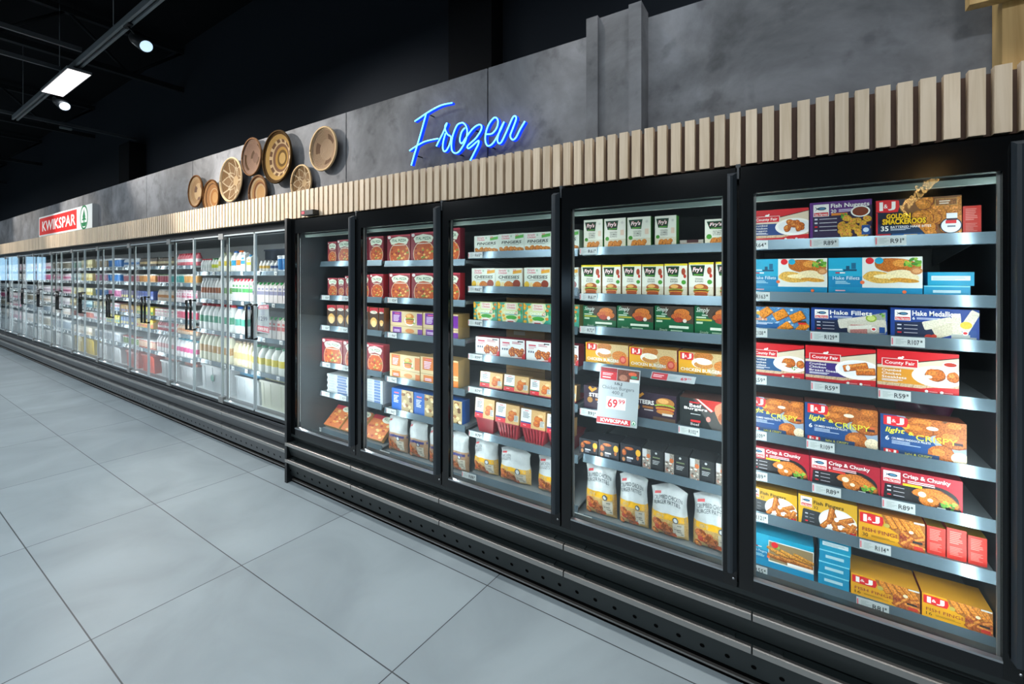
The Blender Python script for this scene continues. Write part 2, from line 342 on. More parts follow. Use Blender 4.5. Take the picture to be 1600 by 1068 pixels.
for i, (a, b, pw) in enumerate(SPOTS):
    q = thing('track_spotlight', a, sl[i] if i < 3 else 'black spotlight high above the fridges, out of view', 'spotlight', None if i < 3 else 'spotlights above the picture')
    d = (Vector(b) - Vector(a)).normalized(); rot = d.to_track_quat('-Z', 'Y').to_euler()
    bo = MB().lathe([(.05, .2), (.066, .192), (.068, .18), (.068, .0), (.062, -.004)], 'black', 24).obj('body', q); bo.rotation_euler = rot
    MB().lathe([(.056, -.003), (.056, -.005)], 'lens', 24).obj('lens', q).rotation_euler = rot
    top = -d * .1; tx = TX if a[0] > 1 else a[0]; q.location -= d * .0
    MB().tube([tuple(top), (tx - a[0], top.y, TZ - a[2] - .03)], .009, 'black', 8).box(tx - a[0] - .02, tx - a[0] + .02, top.y - .07, top.y + .07, TZ - a[2] - .035, TZ - a[2] - .018, 'black').obj('mount', q)
s_ = beam('ceiling_sensor', (2.1, 10.5, 4.12), (2.25, 10.5, 4.12), .05, .03, 'track', 'small grey fitting hanging from the far crossrail', 'sensor')

# ================================================================ cladding above the fridges
XP = 2.15
top = EYE + .3145 * XP / CT
seams = [PY(XP, x) for x in (762, 541, 301, 229, 174, 130, 93, 15)]
edges = [-2.5, PY(XP, 1003), PY(XP, 918)] + seams + [17.5]
z0 = 2.05
for i in range(len(edges) - 1):
    a, b = edges[i], edges[i + 1]
    struct('trim_%d' % (i + 3), MB().box(XP, XP + .05, a + .005, b - .005, z0, top, 'concrete'))
struct('trim_40', MB().box(XP + .05, XP + .09, -2.5, 17.5, z0, top - .01, 'linerdark'))
# boxed-out pier in the cladding
XB = 2.03; a, b = PY(XB, 1002), PY(XB, 916); zt = EYE + .337 * XB / CT
t = thing('cladding_pier', (XB, a, 0), 'concrete-look box pier with two pale upright trims above the freezers', 'pier')
z0 = 2.075
MB().box(.02, XP - .003 - XB, .03, b - a - .03, z0, zt, 'concrete').obj('panel', t)
for y in (0, b - a - .06): MB().box(0, XP - .003 - XB, y, y + .06, z0, zt + .005, 'concrete').obj('upright', t)
# slatted fascia
XS = 1.955; ZS0, ZS1 = 2.047, 2.258
ys = -2.4
t = thing('slatted_fascia', (XS, 0, 0), 'long band of pale vertical wooden slats above the fridge doors', 'slatted fascia')
m = MB(); y = ys
while y < 16.6:
    m.box(0, .03, y, y + .0385, ZS0, ZS1, 'slat'); y += .0571
m.obj('slats', t); MB().box(.03, .045, ys, 16.6, ZS0, ZS1 - .012, 'slatback').obj('backing', t)
MB().box(.045, XP - XS, ys, 16.6, ZS0, ZS0 + .02, 'black').obj('soffit', t)
# pine post and bracket
a = PY(2.06, 1566)
t = thing('pine_post', (2.06, a, 0), 'square pine post rising behind the slats at the top right corner', 'post')
MB().box(0, .085, -.16, 0, 2.07, 3.6, 'pine').obj('post', t)
zb = P(2.058, 1508, 18)[1]
MB().box(-.045, -.001, -.3, PY(2.058, 1508) - a, zb, zb + .12, 'pine').obj('crosspiece', t)

# ================================================================ freezer cabinet (five doors)
def profile_base(t, yA, yB, X, mb, ms, step, holes):
    """bumper panels, perforated kick plate and floor trim; X is the bumper face"""
    MB().prism([(X + .03, .372), (X + .03, .352), (X + .055, .345), (X + .055, .322), (X + .18, .322), (X + .18, .372)], yA, yB, mb).obj('sill', t)
    n = round((yB - yA) / step); L = (yB - yA) / n
    for z, zz in ((.312, .19), (.184, None)):
        for i in range(n):
            a, b = yA + i * L + .003, yA + (i + 1) * L - .003
            MB().prism([(X - .002, z), (X - .006, z - .003), (X - .006, z - .025), (X, z - .028), (X + .012, z - .028), (X + .012, z)], a, b, ms).obj('bumper_strip', t)
        if zz: MB().prism([(X + .012, z), (X + .004, z - .03), (X + .03, zz + .012), (X + .09, zz + .012), (X + .09, z)], yA, yB, mb).obj('bumper_panel', t)
        else:
            m = MB().prism([(X + .012, z), (X + .004, z - .03), (X + .035, .045), (X + .06, .045), (X + .09, z)], yA, yB, mb)
            y = yA + .05
            while y < yB - .03:
                x = X + .004 + .031 * (.154 - .092) / (.109) - .0012
                m.add([(x - .0027 * math.sin(q * math.pi / 5), y + .0095 * math.cos(q * math.pi / 5), .092 + .0095 * math.sin(q * math.pi / 5)) for q in range(10)][::-1], [tuple(range(10))], 'gapshade'); y += holes  # holes are flat black discs, their shade put into the colour
            m.obj('kick_plate', t)
    for z, zz in ((.312, .19),(.184, None)):
        for i in range(n):
            for q in (.08, L - .08): MB().box(X + .012, X + .04, yA + i * L + q - .02, yA + i * L + q + .02, z - .001, z + .004, mb).obj('bumper_clip', t)
    MB().box(X + .05, X + .07, yA, yB, .0, .045, 'gapshade').box(X + .034, X + .05, yA, yB, .0, .009, 'gapshade').obj('toe_recess', t)  # black boxes fill the toe gap, its shade put into the colour
    MB().box(X + .036, X + .05, yA, yB, .0095, .018, 'strip').obj('floor_trim', t)

FA, FB = FZ[0], FZ[-1]; XD = 1.93; XR = 2.17
frz = thing('freezer_cabinet', (0, 0, 0), 'black five-door upright freezer cabinet standing under the slats', 'freezer')
m = MB().box(2.0, 2.95, FA - .07, FB + .03, 1.985, 2.04, 'black')                     # top
m.box(2.90, 2.95, FA - .07, FB + .03, .0, 1.985, 'black').box(2.0, 2.95, FA - .07, FB + .03, .25, .30, 'black')
m.obj('carcass', frz)
for y in (FA - .07, FB): MB().box(1.895, 2.95, y, y + (.07 if y < 0 else .028), .0, 2.043, 'black').obj('end_panel', frz)
MB().box(2.86, 2.90, FA, FB, .30, 1.985, 'liner').obj('back_liner', frz)
MB().box(2.0, 2.86, FA, FB, 1.965, 1.985, 'linerdark').obj('top_liner', frz)
MB().box(2.0, 2.86, FA - .006, FA - .001, .3, 1.965, 'linerdark').obj('side_liner', frz); MB().box(2.0, 2.86, FB - .012, FB, .3, 1.965, 'linerdark').obj('side_liner', frz)
MB().box(1.975, 2.86, FA, FB, .30, .315, 'shelf').obj('bottom_deck', frz)
MB().box(1.965, 2.0, FA, FB, .30, .40, 'black').box(1.965, 2.0, FA, FB, 1.945, 1.99, 'black').obj('face_frame', frz)
MB().prism([(2.03, 1.925), (2.035, 1.905), (2.06, 1.905), (2.06, 1.925)], FA + .02, FB - .02, 'ledtop').obj('lamp_rail', frz)
for i, y in enumerate(FZ):
    if 0 < i < 5: MB().box(1.963, 2.0, y - .03, y + .03, .40, 1.945, 'black').obj('mullion', frz)
    yy = y + (.03 if i == 0 else -.03 if i == 5 else 0)
    MB().box(1.966, 1.978, yy - .014, yy + .014, .45, 1.9, 'slate').box(1.978, 1.98, yy - .012, yy + .012, .46, 1.89, 'led').obj('led_strip', frz)
profile_base(frz, FA - .07, FB + .028, 1.90, 'bumperblack', 'strip', .775, .0925)
for i in range(5):
    a, b = FZ[i] + .004, FZ[i + 1] - .004
    d = bpy.data.objects.new('door', None); COL.objects.link(d); d.parent = frz; d.location = (XD, a, 0); wd = b - a
    fw = .05; z0, z1, g0, g1 = .372, 2.03, .425, 1.924
    m = MB()
    m.box(0, .03, 0, fw, z0, z1, 'blackgloss').box(0, .03, wd - fw, wd, z0, z1, 'blackgloss')
    m.box(0, .03, fw, wd - fw, z0, g0, 'black').box(0, .03, fw, wd - fw, g1, z1, 'blackgloss'); m.obj('door_frame', d)
    MB().prism([(0.012, g0 - .002), (-.003, g0 - .004), (-.003, g0 + .003), (.012, g0 + .006)], fw, wd - fw, 'steel').obj('lower_trim', d)
    MB().box(.012, .018, fw - .004, wd - fw + .004, g0 - .01, g1 + .01, 'glass').obj('door_glass', d)
    m = MB()
    for yy in (fw, wd - fw - .007): m.box(.018, .026, yy, yy + .007, g0, g1, 'stripgrey')
    m.obj('gasket', d)
    # full-height grip profile on the side nearer the viewer
    pr = [(-.004, .0), (-.030, .012), (-.034, .02), (-.034, .03), (-.004, .034)]
    MB().add([(x, y, z) for z in (.44,) for x, y in pr] + [(x, y, 1.995 if x < -.02 else 2.01) for x, y in pr], [(0, 1, 6, 5), (1, 2, 7, 6), (2, 3, 8, 7), (3, 4, 9, 8), (4, 0, 5, 9), (4, 3, 2, 1, 0), (5, 6, 7, 8, 9)], 'slate').obj('grip_profile', d)
    MB().tube([(-.001, .012, .405), (-.004, .012, .405)], .005, 'steel', 8).obj('hinge_pin', d)
    if i: MB().box(.0, .034, -.012, .004, 1.985, 2.043, 'slate').obj('hinge_cap', d)

# shelves: row heights per bay, measured
ZR = {0: [1.749, 1.527, 1.370, 1.1665, .926, .751, .573, .345],
      1: [1.745, 1.502, 1.328, 1.137, .890, .645, .323],
      2: [1.742, 1.530, 1.320, 1.108, .901, .626, .356],
      3: [1.700, 1.438, 1.188, .871, .642, .325],
      4: [1.708, 1.435, 1.190, .891, .654, .350]}
TAGS = {(0, 0): [(1160, 1200, 'R64'), (1265, 1310, 'R89'), (1367, 1416, 'R91')], (0, 1): [(1160, 1203, 'R163')], (0, 2): [(1160, 1199, 'R108'), (1266, 1311, 'R129'), (1392, 1445, 'R107')],
        (0, 3): [(1160, 1198, 'R59'), (1267, 1312, 'R59'), (1372, 1423, 'R59')], (0, 4): [(1160, 1198, 'R109'), (1260, 1304, 'R109')], (0, 5): [(1160, 1199, 'R89'), (1269, 1314, 'R89'), (1378, 1430, 'R89')],
        (0, 6): [(1160, 1200, 'R121'), (1343, 1392, 'R114')], (0, 7): [(1160, 1199, 'R55'), (1338, 1389, 'R81')],
        (1, 0): [(906, 933, 'R61')], (1, 1): [(906, 933, 'R61')], (1, 4): [(906, 933, 'R93'), (1060, 1093, 'R102')], (1, 6): [(898, 925, 'R88')], (1, 2): [(906, 930, 'R72')],
        (2, 0): [(732, 754, 'R65')], (2, 1): [(732, 754, 'R65')], (2, 2): [(732, 754, 'R68')], (2, 3): [(732, 754, 'R99')], (2, 4): [(732, 754, 'R79')], (2, 5): [(733, 754, 'R79')], (2, 6): [(722, 744, 'R88')],
        (3, 1): [(606, 621, 'R54')], (3, 2): [(606, 620, 'R66')], (3, 3): [(605, 620, 'R66')], (3, 4): [(604, 619, 'R42')], (3, 5): [(594, 609, 'R88')],
        (4, 1): [(503, 515, 'R54'), (534, 545, 'R54')], (4, 2): [(503, 515, 'R54'), (531, 543, 'R54')], (4, 3): [(504, 516, 'R80'), (534, 545, 'R80')], (4, 4): [(503, 515, 'R37'), (530, 541, 'R37')], (4, 5): [(491, 502, 'R90')]}
RH = .042
def price_tag(sh, X, ya, yb, z0, z1, txt):
    """small card in the price rail; ya > yb (ya is the side further down the aisle)"""
    m = MB(); W_, H_ = ya - yb, z1 - z0; x = -.0015
    def q(u0, u1, v0, v1, c, dx): m.add([(x - dx, ya - u0 * W_, z0 + v0 * H_), (x - dx, ya - u1 * W_, z0 + v0 * H_), (x - dx, ya - u1 * W_, z0 + v1 * H_), (x - dx, ya - u0 * W_, z0 + v1 * H_)], [(0, 1, 2, 3)], 'card', c)
    m.box(x, 0, yb, ya, z0, z1, 'card', '#bac2c2')
    q(.02, .06, .15, .85, '#d0606a', .0004)
    for k in range(5): q(.14, .30 + .08 * ((k * 7) % 3), .2 + k * .13, .26 + k * .13, '#9aa6a4', .0004)
    vs_, fs_, asp = glyphs(txt, .02)
    m.add([(x - .0005, ya - (.5 + a * .34) * W_, z0 + (.22 + b * .5) * H_) for a, b in vs_], fs_, 'card', '#20282c')
    q(.87, .93, .5, .72, '#56605f', .0004); return m.obj('price_tag', sh)
for i in range(5):
    a, b = FZ[i] + .016, FZ[i + 1] - .016
    if i == 0: a = FZ[0] + .002
    if i == 4: b = FZ[5] - .02
    for r, z in enumerate(ZR[i]):
        low = r == len(ZR[i]) - 1
        sh = MB().box(XR + .006, 2.84, a, b, z - (.008 if low else .02), z - .001, 'shelf').obj('shelf', frz)
        t_ = z + .008; MB().prism([(XR, t_), (XR - .008, t_ - RH), (XR - .003, t_ - RH - .002), (XR + .005, t_ - RH + .004), (XR + .006, t_ - .01)], a, b, 'rail').obj('price_rail', sh)
        if not low:
            for yy in (a + .02, b - .03): MB().prism([(2.25, z - .02), (2.84, z - .10), (2.84, z - .02)], yy, yy + .006, 'shelf').obj('bracket', sh)
        for x0, x1, tx in TAGS.get((i, r), []):
            price_tag(sh, XR, PY(XR - .006, x0), PY(XR - .006, x1), t_ - RH + .003, t_ - .003, tx).location = (XR - .0065, 0, 0)

# ================================================================ dairy cabinet (pairs of glass doors)
DX = 2.03; DA = FB + .07; DB = DY0 + (DYN) * DYP + .595; DR = 2.20
dry = thing('dairy_cabinet', (0, 0, 0), 'long grey dairy fridge with many frameless glass doors along the wall', 'dairy fridge')
MB().box(DX + .06, 2.95, DA, DB, 2.0, 2.045, 'black').box(2.9, 2.95, DA, DB, 0, 2.0, 'black').obj('carcass', dry)
MB().box(DX + .0, DX + .06, DA, DB, 1.985, 2.045, 'black').obj('header', dry)
MB().box(2.86, 2.90, DA, DB, .3, 1.98, 'white').obj('back_liner', dry); MB().box(DX + .06, 2.86, DA, DB, 1.975, 2.0, 'linerdark').obj('top_liner', dry)
MB().box(DX + .06, 2.9, DA, DA + .012, .3, 1.975, 'white').obj('side_liner', dry); MB().box(DX, 2.95, DB, DB + .04, 0, 2.045, 'black').obj('end_panel', dry)
MB().box(DX + .02, 2.86, DA, DB, .28, .30, 'white').obj('bottom_deck', dry)
MB().box(DX - .005, DX + .05, DA, DB, .36, .405, 'black').obj('lower_rail', dry)
MB().tube([(DX + .04, DA, 1.965), (DX + .04, DB, 1.965)], .007, 'stripgrey', 6).obj('upper_rail', dry)
profile_base(dry, DA, DB, 1.995, 'bumpergrey', 'stripgrey', 1.19, .092)
DZ = [.405, 1.98]
doors = []
yh = DY0
spans = [(DA + .005, DY0 - .003, 'hi')]
for k in range(DYN + 1):
    y = DY0 + k * DYP; spans.append((y + .003, y + .592, 'lo')); 
    if k < DYN: spans.append((y + .598, y + DYP - .003, 'hi'))
for a, b, side in spans:
    d = bpy.data.objects.new('door', None); COL.objects.link(d); d.parent = dry; d.location = (DX - .03, a, 0); wd = b - a
    MB().box(0, .006, 0, wd, DZ[0] + .01, DZ[1], 'coated').obj('door_glass', d)
    m = MB().box(-.002, .016, 0, .009, DZ[0] + .01, DZ[1], 'trim').box(-.002, .016, wd - .009, wd, DZ[0] + .01, DZ[1], 'trim')
    m.box(-.002, .014, 0, wd, DZ[1] - .012, DZ[1], 'trim').box(-.002, .014, 0, wd, DZ[0] + .01, DZ[0] + .022, 'trim'); m.obj('edge_trim', d)
    yy = wd - .045 if side == 'hi' else .045
    MB().tube([(-.002, yy, 1.05), (-.045, yy, 1.05), (-.045, yy, 1.345), (-.002, yy, 1.345)], .012, 'blackgloss', 8).obj('handle', d)
for k in range(DYN + 1):
    y = DY0 + k * DYP + .595
    m = MB()
    for z in (DZ[0] - .01, DZ[1] - .04): m.box(DX - .04, DX - .005, y - .045, y + .045, z, z + .055, 'stripgrey')
    m.obj('hinge_block', dry)
    if k < DYN: MB().box(DX + .018, DX + .03, y - .012, y + .012, .41, 1.97, 'stripgrey').box(DX + .03, DX + .034, y - .008, y + .008, .42, 1.96, 'led').obj('led_strip', dry)
DROWS0 = [1.636, 1.340, 1.010, .680, .330]
DROWS = [1.71, 1.505, 1.28, 1.085, .913, .644, .330]
def dairy_shelf(a, b, z, sh_name='shelf'):
    sh = MB().box(DR + .006, 2.84, a, b, z - .018, z - .001, 'white').obj(sh_name, dry)
    MB().prism([(DR, z + .006), (DR - .008, z - .036), (DR - .002, z - .038), (DR + .006, z - .01)], a, b, 'rail').obj('price_rail', sh)
    return sh
DBAY = [(DA + .015, 5.605)]
e_ = DBAY[0][1]
while e_ < DB - .7: DBAY.append((e_ + .008, min(e_ + 1.19, DB - .02))); e_ += 1.19
rl = random.Random(5)
for k, (a, b) in enumerate(DBAY):
    for r, z in enumerate(DROWS0 if k == 0 else DROWS):
        sh = dairy_shelf(a, b, z); y = a + .05
        m = MB()
        while y < b - .06:
            m.box(DR - .012, DR - .008, y, y + .045, z - .034, z + .002, 'card', '#dfe5e6'); m.box(DR - .0125, DR - .012, y + .008, y + .022, z - .024, z - .012, 'card', '#4b5558')
            y += .13 + rl.random() * .2
        m.obj('price_tag', sh)

# ================================================================ packaging
ORG, ORD, ORL, CRM, GRN, LGN, WHT, RED = '#c2651e', '#84400f', '#dc9040', '#efe3c8', '#3f7a2c', '#8db93f', '#f2f1ec', '#d3222a'
class Art:
    """prints flat shapes, words and food pictures on one face; surf(u, v, d) gives the point of the face at u, v (0..1) raised by d"""
    def __init__(s, mb, surf, m='card', seed=1, grid=0, asp=1.4): s.mb, s.surf, s.m, s.g, s.asp = mb, surf, m, grid, asp; s.k = 1; s.R = random.Random(seed)
    def d(s): s.k += 1; return s.k * .000045 + .0001
    def p(s, pts, c, a=0):
        d = s.d(); s.mb.add([s.surf(u, v, d) for u, v in pts], [tuple(range(len(pts)))], s.m, hx(c, a)); return s
    def r(s, u0, v0, u1, v1, c, a=0):
        if not s.g: return s.p([(u0, v0), (u1, v0), (u1, v1), (u0, v1)], c, a)
        d = s.d(); n = max(1, int((u1 - u0) * s.g)); q = max(1, int((v1 - v0) * s.g))
        vs = [s.surf(u0 + (u1 - u0) * i / n, v0 + (v1 - v0) * j / q, d) for j in range(q + 1) for i in range(n + 1)]
        s.mb.add(vs, [(j * (n + 1) + i, j * (n + 1) + i + 1, (j + 1) * (n + 1) + i + 1, (j + 1) * (n + 1) + i) for j in range(q) for i in range(n)], s.m, hx(c, a)); return s
    def e(s, cx, cy, rx, ry, c, a=0, n=18, rot=0, wob=0):
        """ellipse; ry is given as a share of the width so that circles stay round"""
        pts = []; f = s.asp; ph = s.R.random() * 6
        for i in range(n):
            t = 2 * math.pi * i / n; w_ = 1 + wob * math.sin(3 * t + ph) + wob * .6 * math.sin(5 * t + 2 * ph)
            x, y = rx * w_ * math.cos(t), ry * w_ * math.sin(t); x, y = x * math.cos(rot) - y * math.sin(rot), x * math.sin(rot) + y * math.cos(rot)
            pts.append((min(1, max(0, cx + x)), min(1, max(0, cy + y * f))))
        return s.p(pts, c, a)
    def t(s, txt, u0, v0, u1, v1, c, bold=.0, shear=0, out=None):
        vs, fs, asp = glyphs(txt, bold, shear)
        if out:
            v2, f2, _ = glyphs(txt, bold + .05, shear); d = s.d(); e = .012
            s.mb.add([s.surf(u0 - e + a * (u1 - u0 + 2 * e), v0 - e + b * (v1 - v0 + 2 * e), d) for a, b in v2], f2, s.m, out)
        d = s.d(); s.mb.add([s.surf(u0 + a * (u1 - u0), v0 + b * (v1 - v0), d) for a, b in vs], fs, s.m, c); return s
    def lines(s, u0, v0, u1, v1, n, c, gap=.45):
        h = (v1 - v0) / n
        for i in range(n): s.r(u0, v0 + i * h + h * gap * .5, u0 + (u1 - u0) * (.6 + .4 * s.R.random()), v0 + (i + 1) * h - h * gap * .5, c)
        return s
    def nugget(s, x, y, rx, ry, c=ORG, rot=0, wob=.05):
        s.e(x + rx * .06, y - ry * .10, rx * 1.06, ry * 1.08, ORD, .5, 14, rot, wob); s.e(x, y, rx, ry, c, 1, 16, rot, wob); s.e(x - rx * .2, y + ry * .25 * s.asp, rx * .5, ry * .4, ORL if max(rx, ry) < .1 else '#cc7a30', .9, 10, rot); return s
    def heap(s, cx, cy, w_, h, n, r, c=ORG, el=1.25):
        pts = [(cx + (s.R.random() - .5) * w_, cy + (s.R.random() - .5) * h) for _ in range(n)]
        for x, y in sorted(pts, key=lambda q: -q[1]): s.nugget(x, y, r * (.8 + .4 * s.R.random()) * el, r * (.8 + .3 * s.R.random()), c, s.R.random() * 3)
        return s
    def stick(s, x, y, l, h, rot, c=ORG):
        s.bar(x + .004, y - .014, l * 1.03, h * 1.15, rot, ORD, .5); s.bar(x, y, l, h, rot, c, 1); s.bar(x, y + h * .2 * s.asp, l * .9, h * .3, rot, ORL, .8); return s
    def bar(s, x, y, l, h, rot, c, a=0):
        f = s.asp; pts = []
        for dx, dy in ((-.5, -.4), (-.46, -.5), (.46, -.5), (.5, -.4), (.5, .4), (.46, .5), (-.46, .5), (-.5, .4)):
            X, Y = dx * l, dy * h; pts.append((min(1, max(0, x + X * math.cos(rot) - Y * math.sin(rot))), min(1, max(0, y + (X * math.sin(rot) + Y * math.cos(rot)) * f))))
        return s.p(pts, c, a)
    def burger(s, x, y, r, bun='#c8853c'):
        s.e(x, y + .55 * r * s.asp, r, r * .55, bun, .3, 20); s.e(x - .2 * r, y + .72 * r * s.asp, r * .6, r * .28, '#e3ad62', .2, 14)
        s.e(x, y + .18 * r * s.asp, r * 1.12, r * .2, LGN, .6, 18, wob=.06); s.e(x, y + .0, r * 1.05, r * .24, '#7a3a1a', 1, 18); s.e(x, y - .12 * r * s.asp, r * 1.03, r * .13, '#e8b83a', 0, 14); s.e(x, y - .22 * r * s.asp, r * 1.0, r * .16, '#b8402a', .4, 14)
        s.e(x, y - .48 * r * s.asp, r * .95, r * .28, bun, .3, 18); return s
    def fir(s, x, y, r):
        s.e(x, y, r, r * 1.15, '#0e7a45'); s.e(x, y, r * .78, r * .92, '#e8eeea')
        f = s.asp; s.p([(x - r * .5, y - r * .5 * f), (x + r * .5, y - r * .5 * f), (x, y + r * .8 * f)], '#0e7a45'); s.p([(x - r * .16, y - r * .7 * f), (x + r * .16, y - r * .7 * f), (x + r * .16, y - r * .45 * f), (x - r * .16, y - r * .45 * f)], '#0e7a45'); return s

def fishlogo(A, u0, v0, u1, v1):
    A.r(u0, v0, u1, v1, WHT); w_ = u1 - u0; h = v1 - v0
    A.r(u0 + .04 * w_, v0 + .04 * h, u1 - .04 * w_, v0 + .33 * h, RED); A.t('Sea Harvest', u0 + .08 * w_, v0 + .08 * h, u1 - .08 * w_, v0 + .29 * h, WHT, .015)
    cy = v0 + .65 * h; cx = u0 + .52 * w_; k = w_ * .3
    A.e(cx + .02 * w_, cy, k, k * .42, '#0d2c4c', n=22); A.e(cx + .04 * w_, cy, k * .68, k * .22, '#4f86a8', n=18)
    A.p([(cx - k * .8, cy), (u0 + .1 * w_, cy + .2 * h), (u0 + .2 * w_, cy), (u0 + .1 * w_, cy - .2 * h)], '#0d2c4c'); return A
def ijlogo(A, u0, v0, u1, v1, c='#d8232b'):
    w_ = u1 - u0; h = v1 - v0; A.p([(u0, v0 + .06 * h), (u0 + .5 * w_, v0), (u1 - .04 * w_, v0 + .02 * h), (u1 + .03 * w_, v0 + .45 * h), (u1, v1 - .1 * h), (u0 + .5 * w_, v1), (u0, v1 - .04 * h)], c)
    A.t('I', u0 + .15 * w_, v0 + .16 * h, u0 + .31 * w_, v1 - .16 * h, WHT, .06); A.t('J', u0 + .53 * w_, v0 + .16 * h, u0 + .86 * w_, v1 - .16 * h, WHT, .05); A.t('&', u0 + .345 * w_, v0 + .34 * h, u0 + .52 * w_, v0 + .66 * h, WHT, .0); return A
def leaf(A, x, y, r, n=6):
    for i in range(n): A.e(x + (A.R.random() - .5) * r * 1.6, y + (A.R.random() - .5) * r * 1.2 * A.asp, r * .4, r * .22, (GRN, LGN, '#5d9a35')[i % 3], .5, 8, A.R.random() * 3)
def tiny(A, u0, v0, u1, v1, n, c='#c9c9d0'):
    for i in range(n):
        y = v1 - (i + .6) * (v1 - v0) / n; A.r(u0, y - .012, u0 + .05, y + .03, ('#c8ccd6', c, RED)[i % 3]); A.r(u0 + .08, y, u1, y + .018, c)

# --- the nearest door
def a_county(A, band='#23407a', l=('Crumbed', 'Chicken', 'Nuggets'), food='nug', tall=0):
    A.r(0, 0, 1, 1, '#dccdb2'); A.r(.0, .1, 1, .28, '#c9b090', .5)
    for i in range(6): A.p([(.1 + .17 * i, .09), (.11 + .17 * i, .09), (.2 + .15 * i, .4), (.19 + .15 * i, .4)], '#a98a62')
    A.p([(0, 1), (0, .62), (.25, .66), (.55, .76), (1, .92), (1, 1)], '#cf1f28'); A.p([(0, .62), (.25, .655), (.55, .752), (1, .905), (1, .925), (.55, .775), (.25, .68), (0, .64)], '#2a1d18')
    A.r(0, 0, 1, .12, '#cf1f28'); A.p([(.55, .12), (1, .12), (1, .2), (.7, .17)], '#cf1f28')
    A.r(0, .2, .44, .56, band); A.p([(.4, .2), (.6, .2), (.46, .56), (.4, .56)], band)
    A.e(.76, .44, .32, .17, WHT, n=28); A.e(.76, .45, .27, .13, '#e4e6e6', n=24)
    if food == 'nug': A.heap(.76, .5, .28, .2, 9, .055)
    elif food == 'steak':
        A.stick(.72, .52, .34, .1, .25); A.stick(.86, .42, .26, .11, .1); A.e(.62, .47, .03, .05, WHT)
    else:
        A.nugget(.72, .48, .12, .095); A.e(.64, .42, .05, .03, CRM, .4); A.nugget(.93, .46, .07, .08)
        if band == '#d18c22': A.e(.9, .74, .09, .045, WHT); A.e(.9, .745, .075, .033, '#b5301c')
        else: leaf(A, .83, .32, .05)
    A.r(.06, .60, .52, .80, '#e7e2da'); A.r(.07, .612, .51, .788, '#d3222a'); A.t('County Fair', .10, .635, .48, .745, WHT, .025)
    A.e(.3, .82, .035, .02, WHT); A.e(.33, .85, .015, .014, WHT)
    for i, s_ in enumerate(l): A.t(s_, .06, .48 - i * .085, .06 + .035 * len(s_), .54 - i * .085, WHT, .02)
    A.lines(.06, .23, .4, .29, 2, '#dfe3ea')
    for x in (.62, .80): A.e(x, .07, .022, .022, WHT); A.r(x + .03, .06, x + .13, .075, '#f0b0b0')
def a_nuggets(A):
    A.r(0, 0, 1, 1, '#5b2a78'); A.p([(.05, .06), (.05, .62), (.28, .64), (.62, .7), (1, .86), (1, 0), (.1, 0)], '#2f2444')
    fishlogo(A, .06, .62, .32, .94); A.t('Fish Nuggets', .35, .80, .96, .94, WHT, .035); A.t('20', .35, .70, .44, .79, WHT, .02); A.lines(.48, .71, .9, .79, 2, '#d9cfe6')
    A.r(.36, .63, .62, .69, '#e0862a'); tiny(A, .08, .2, .45, .6, 4)
    A.heap(.72, .34, .42, .46, 20, .06, '#cfa032', 1.2); A.e(.82, .7, .15, .11, WHT, n=26); A.e(.82, .7, .125, .09, '#7c3417', .2, n=24); leaf(A, .55, .6, .06, 9)
    A.r(.84, .1, .97, .34, '#1e4a8c'); A.e(.905, .22, .045, .045, '#cfe0ee'); A.r(0, 0, 1, .05, '#3a1f52')
def a_smack(A):
    A.r(0, 0, 1, 1, '#17273d'); A.p([(.36, 1), (.3, .7), (.5, .4), (.62, 0), (1, 0), (1, 1)], '#7c5330')
    A.heap(.76, .5, .52, .95, 34, .075, '#bb7724', 1.15); A.p([(0, 0), (.62, 0), (.5, .28), (.2, .34), (0, .36)], '#17324f')
    ijlogo(A, 0, .66, .28, 1.0); A.t('GOLDEN', .13, .49, .42, .62, '#f2c71c', .06, out='#5a3208'); A.t('SMACKEROOS', .08, .34, .60, .49, '#f2c71c', .06, out='#5a3208')
    A.t('35', .06, .17, .155, .3, WHT, .03); A.t('BATTERED HAKE BITES', .18, .24, .66, .3, WHT, .02); A.lines(.18, .18, .42, .23, 2, '#b9c4d4')
    A.e(.88, .25, .12, .12, '#1a2e48', n=26); A.e(.88, .25, .108, .108, '#dfe6ea', n=26); A.r(.82, .3, .94, .38, RED); A.r(.84, .21, .93, .25, '#6a7580'); A.r(.83, .43, .95, .56, '#dfe3e6'); A.r(.83, .38, .95, .43, '#3c2030')
    A.r(.7, .76, .95, .94, '#b98c4c', .6); A.r(.71, .775, .94, .925, '#8d5a2b', .9); A.lines(.75, .79, .9, .9, 2, '#d8c8b4')
    A.r(0, 0, .02, .66, '#c8232b'); A.r(.0, 0, .18, .1, '#b51f28'); A.r(.2, 0, .56, .1, '#1d4f85'); A.r(.34, .02, .5, .07, '#c79a28')
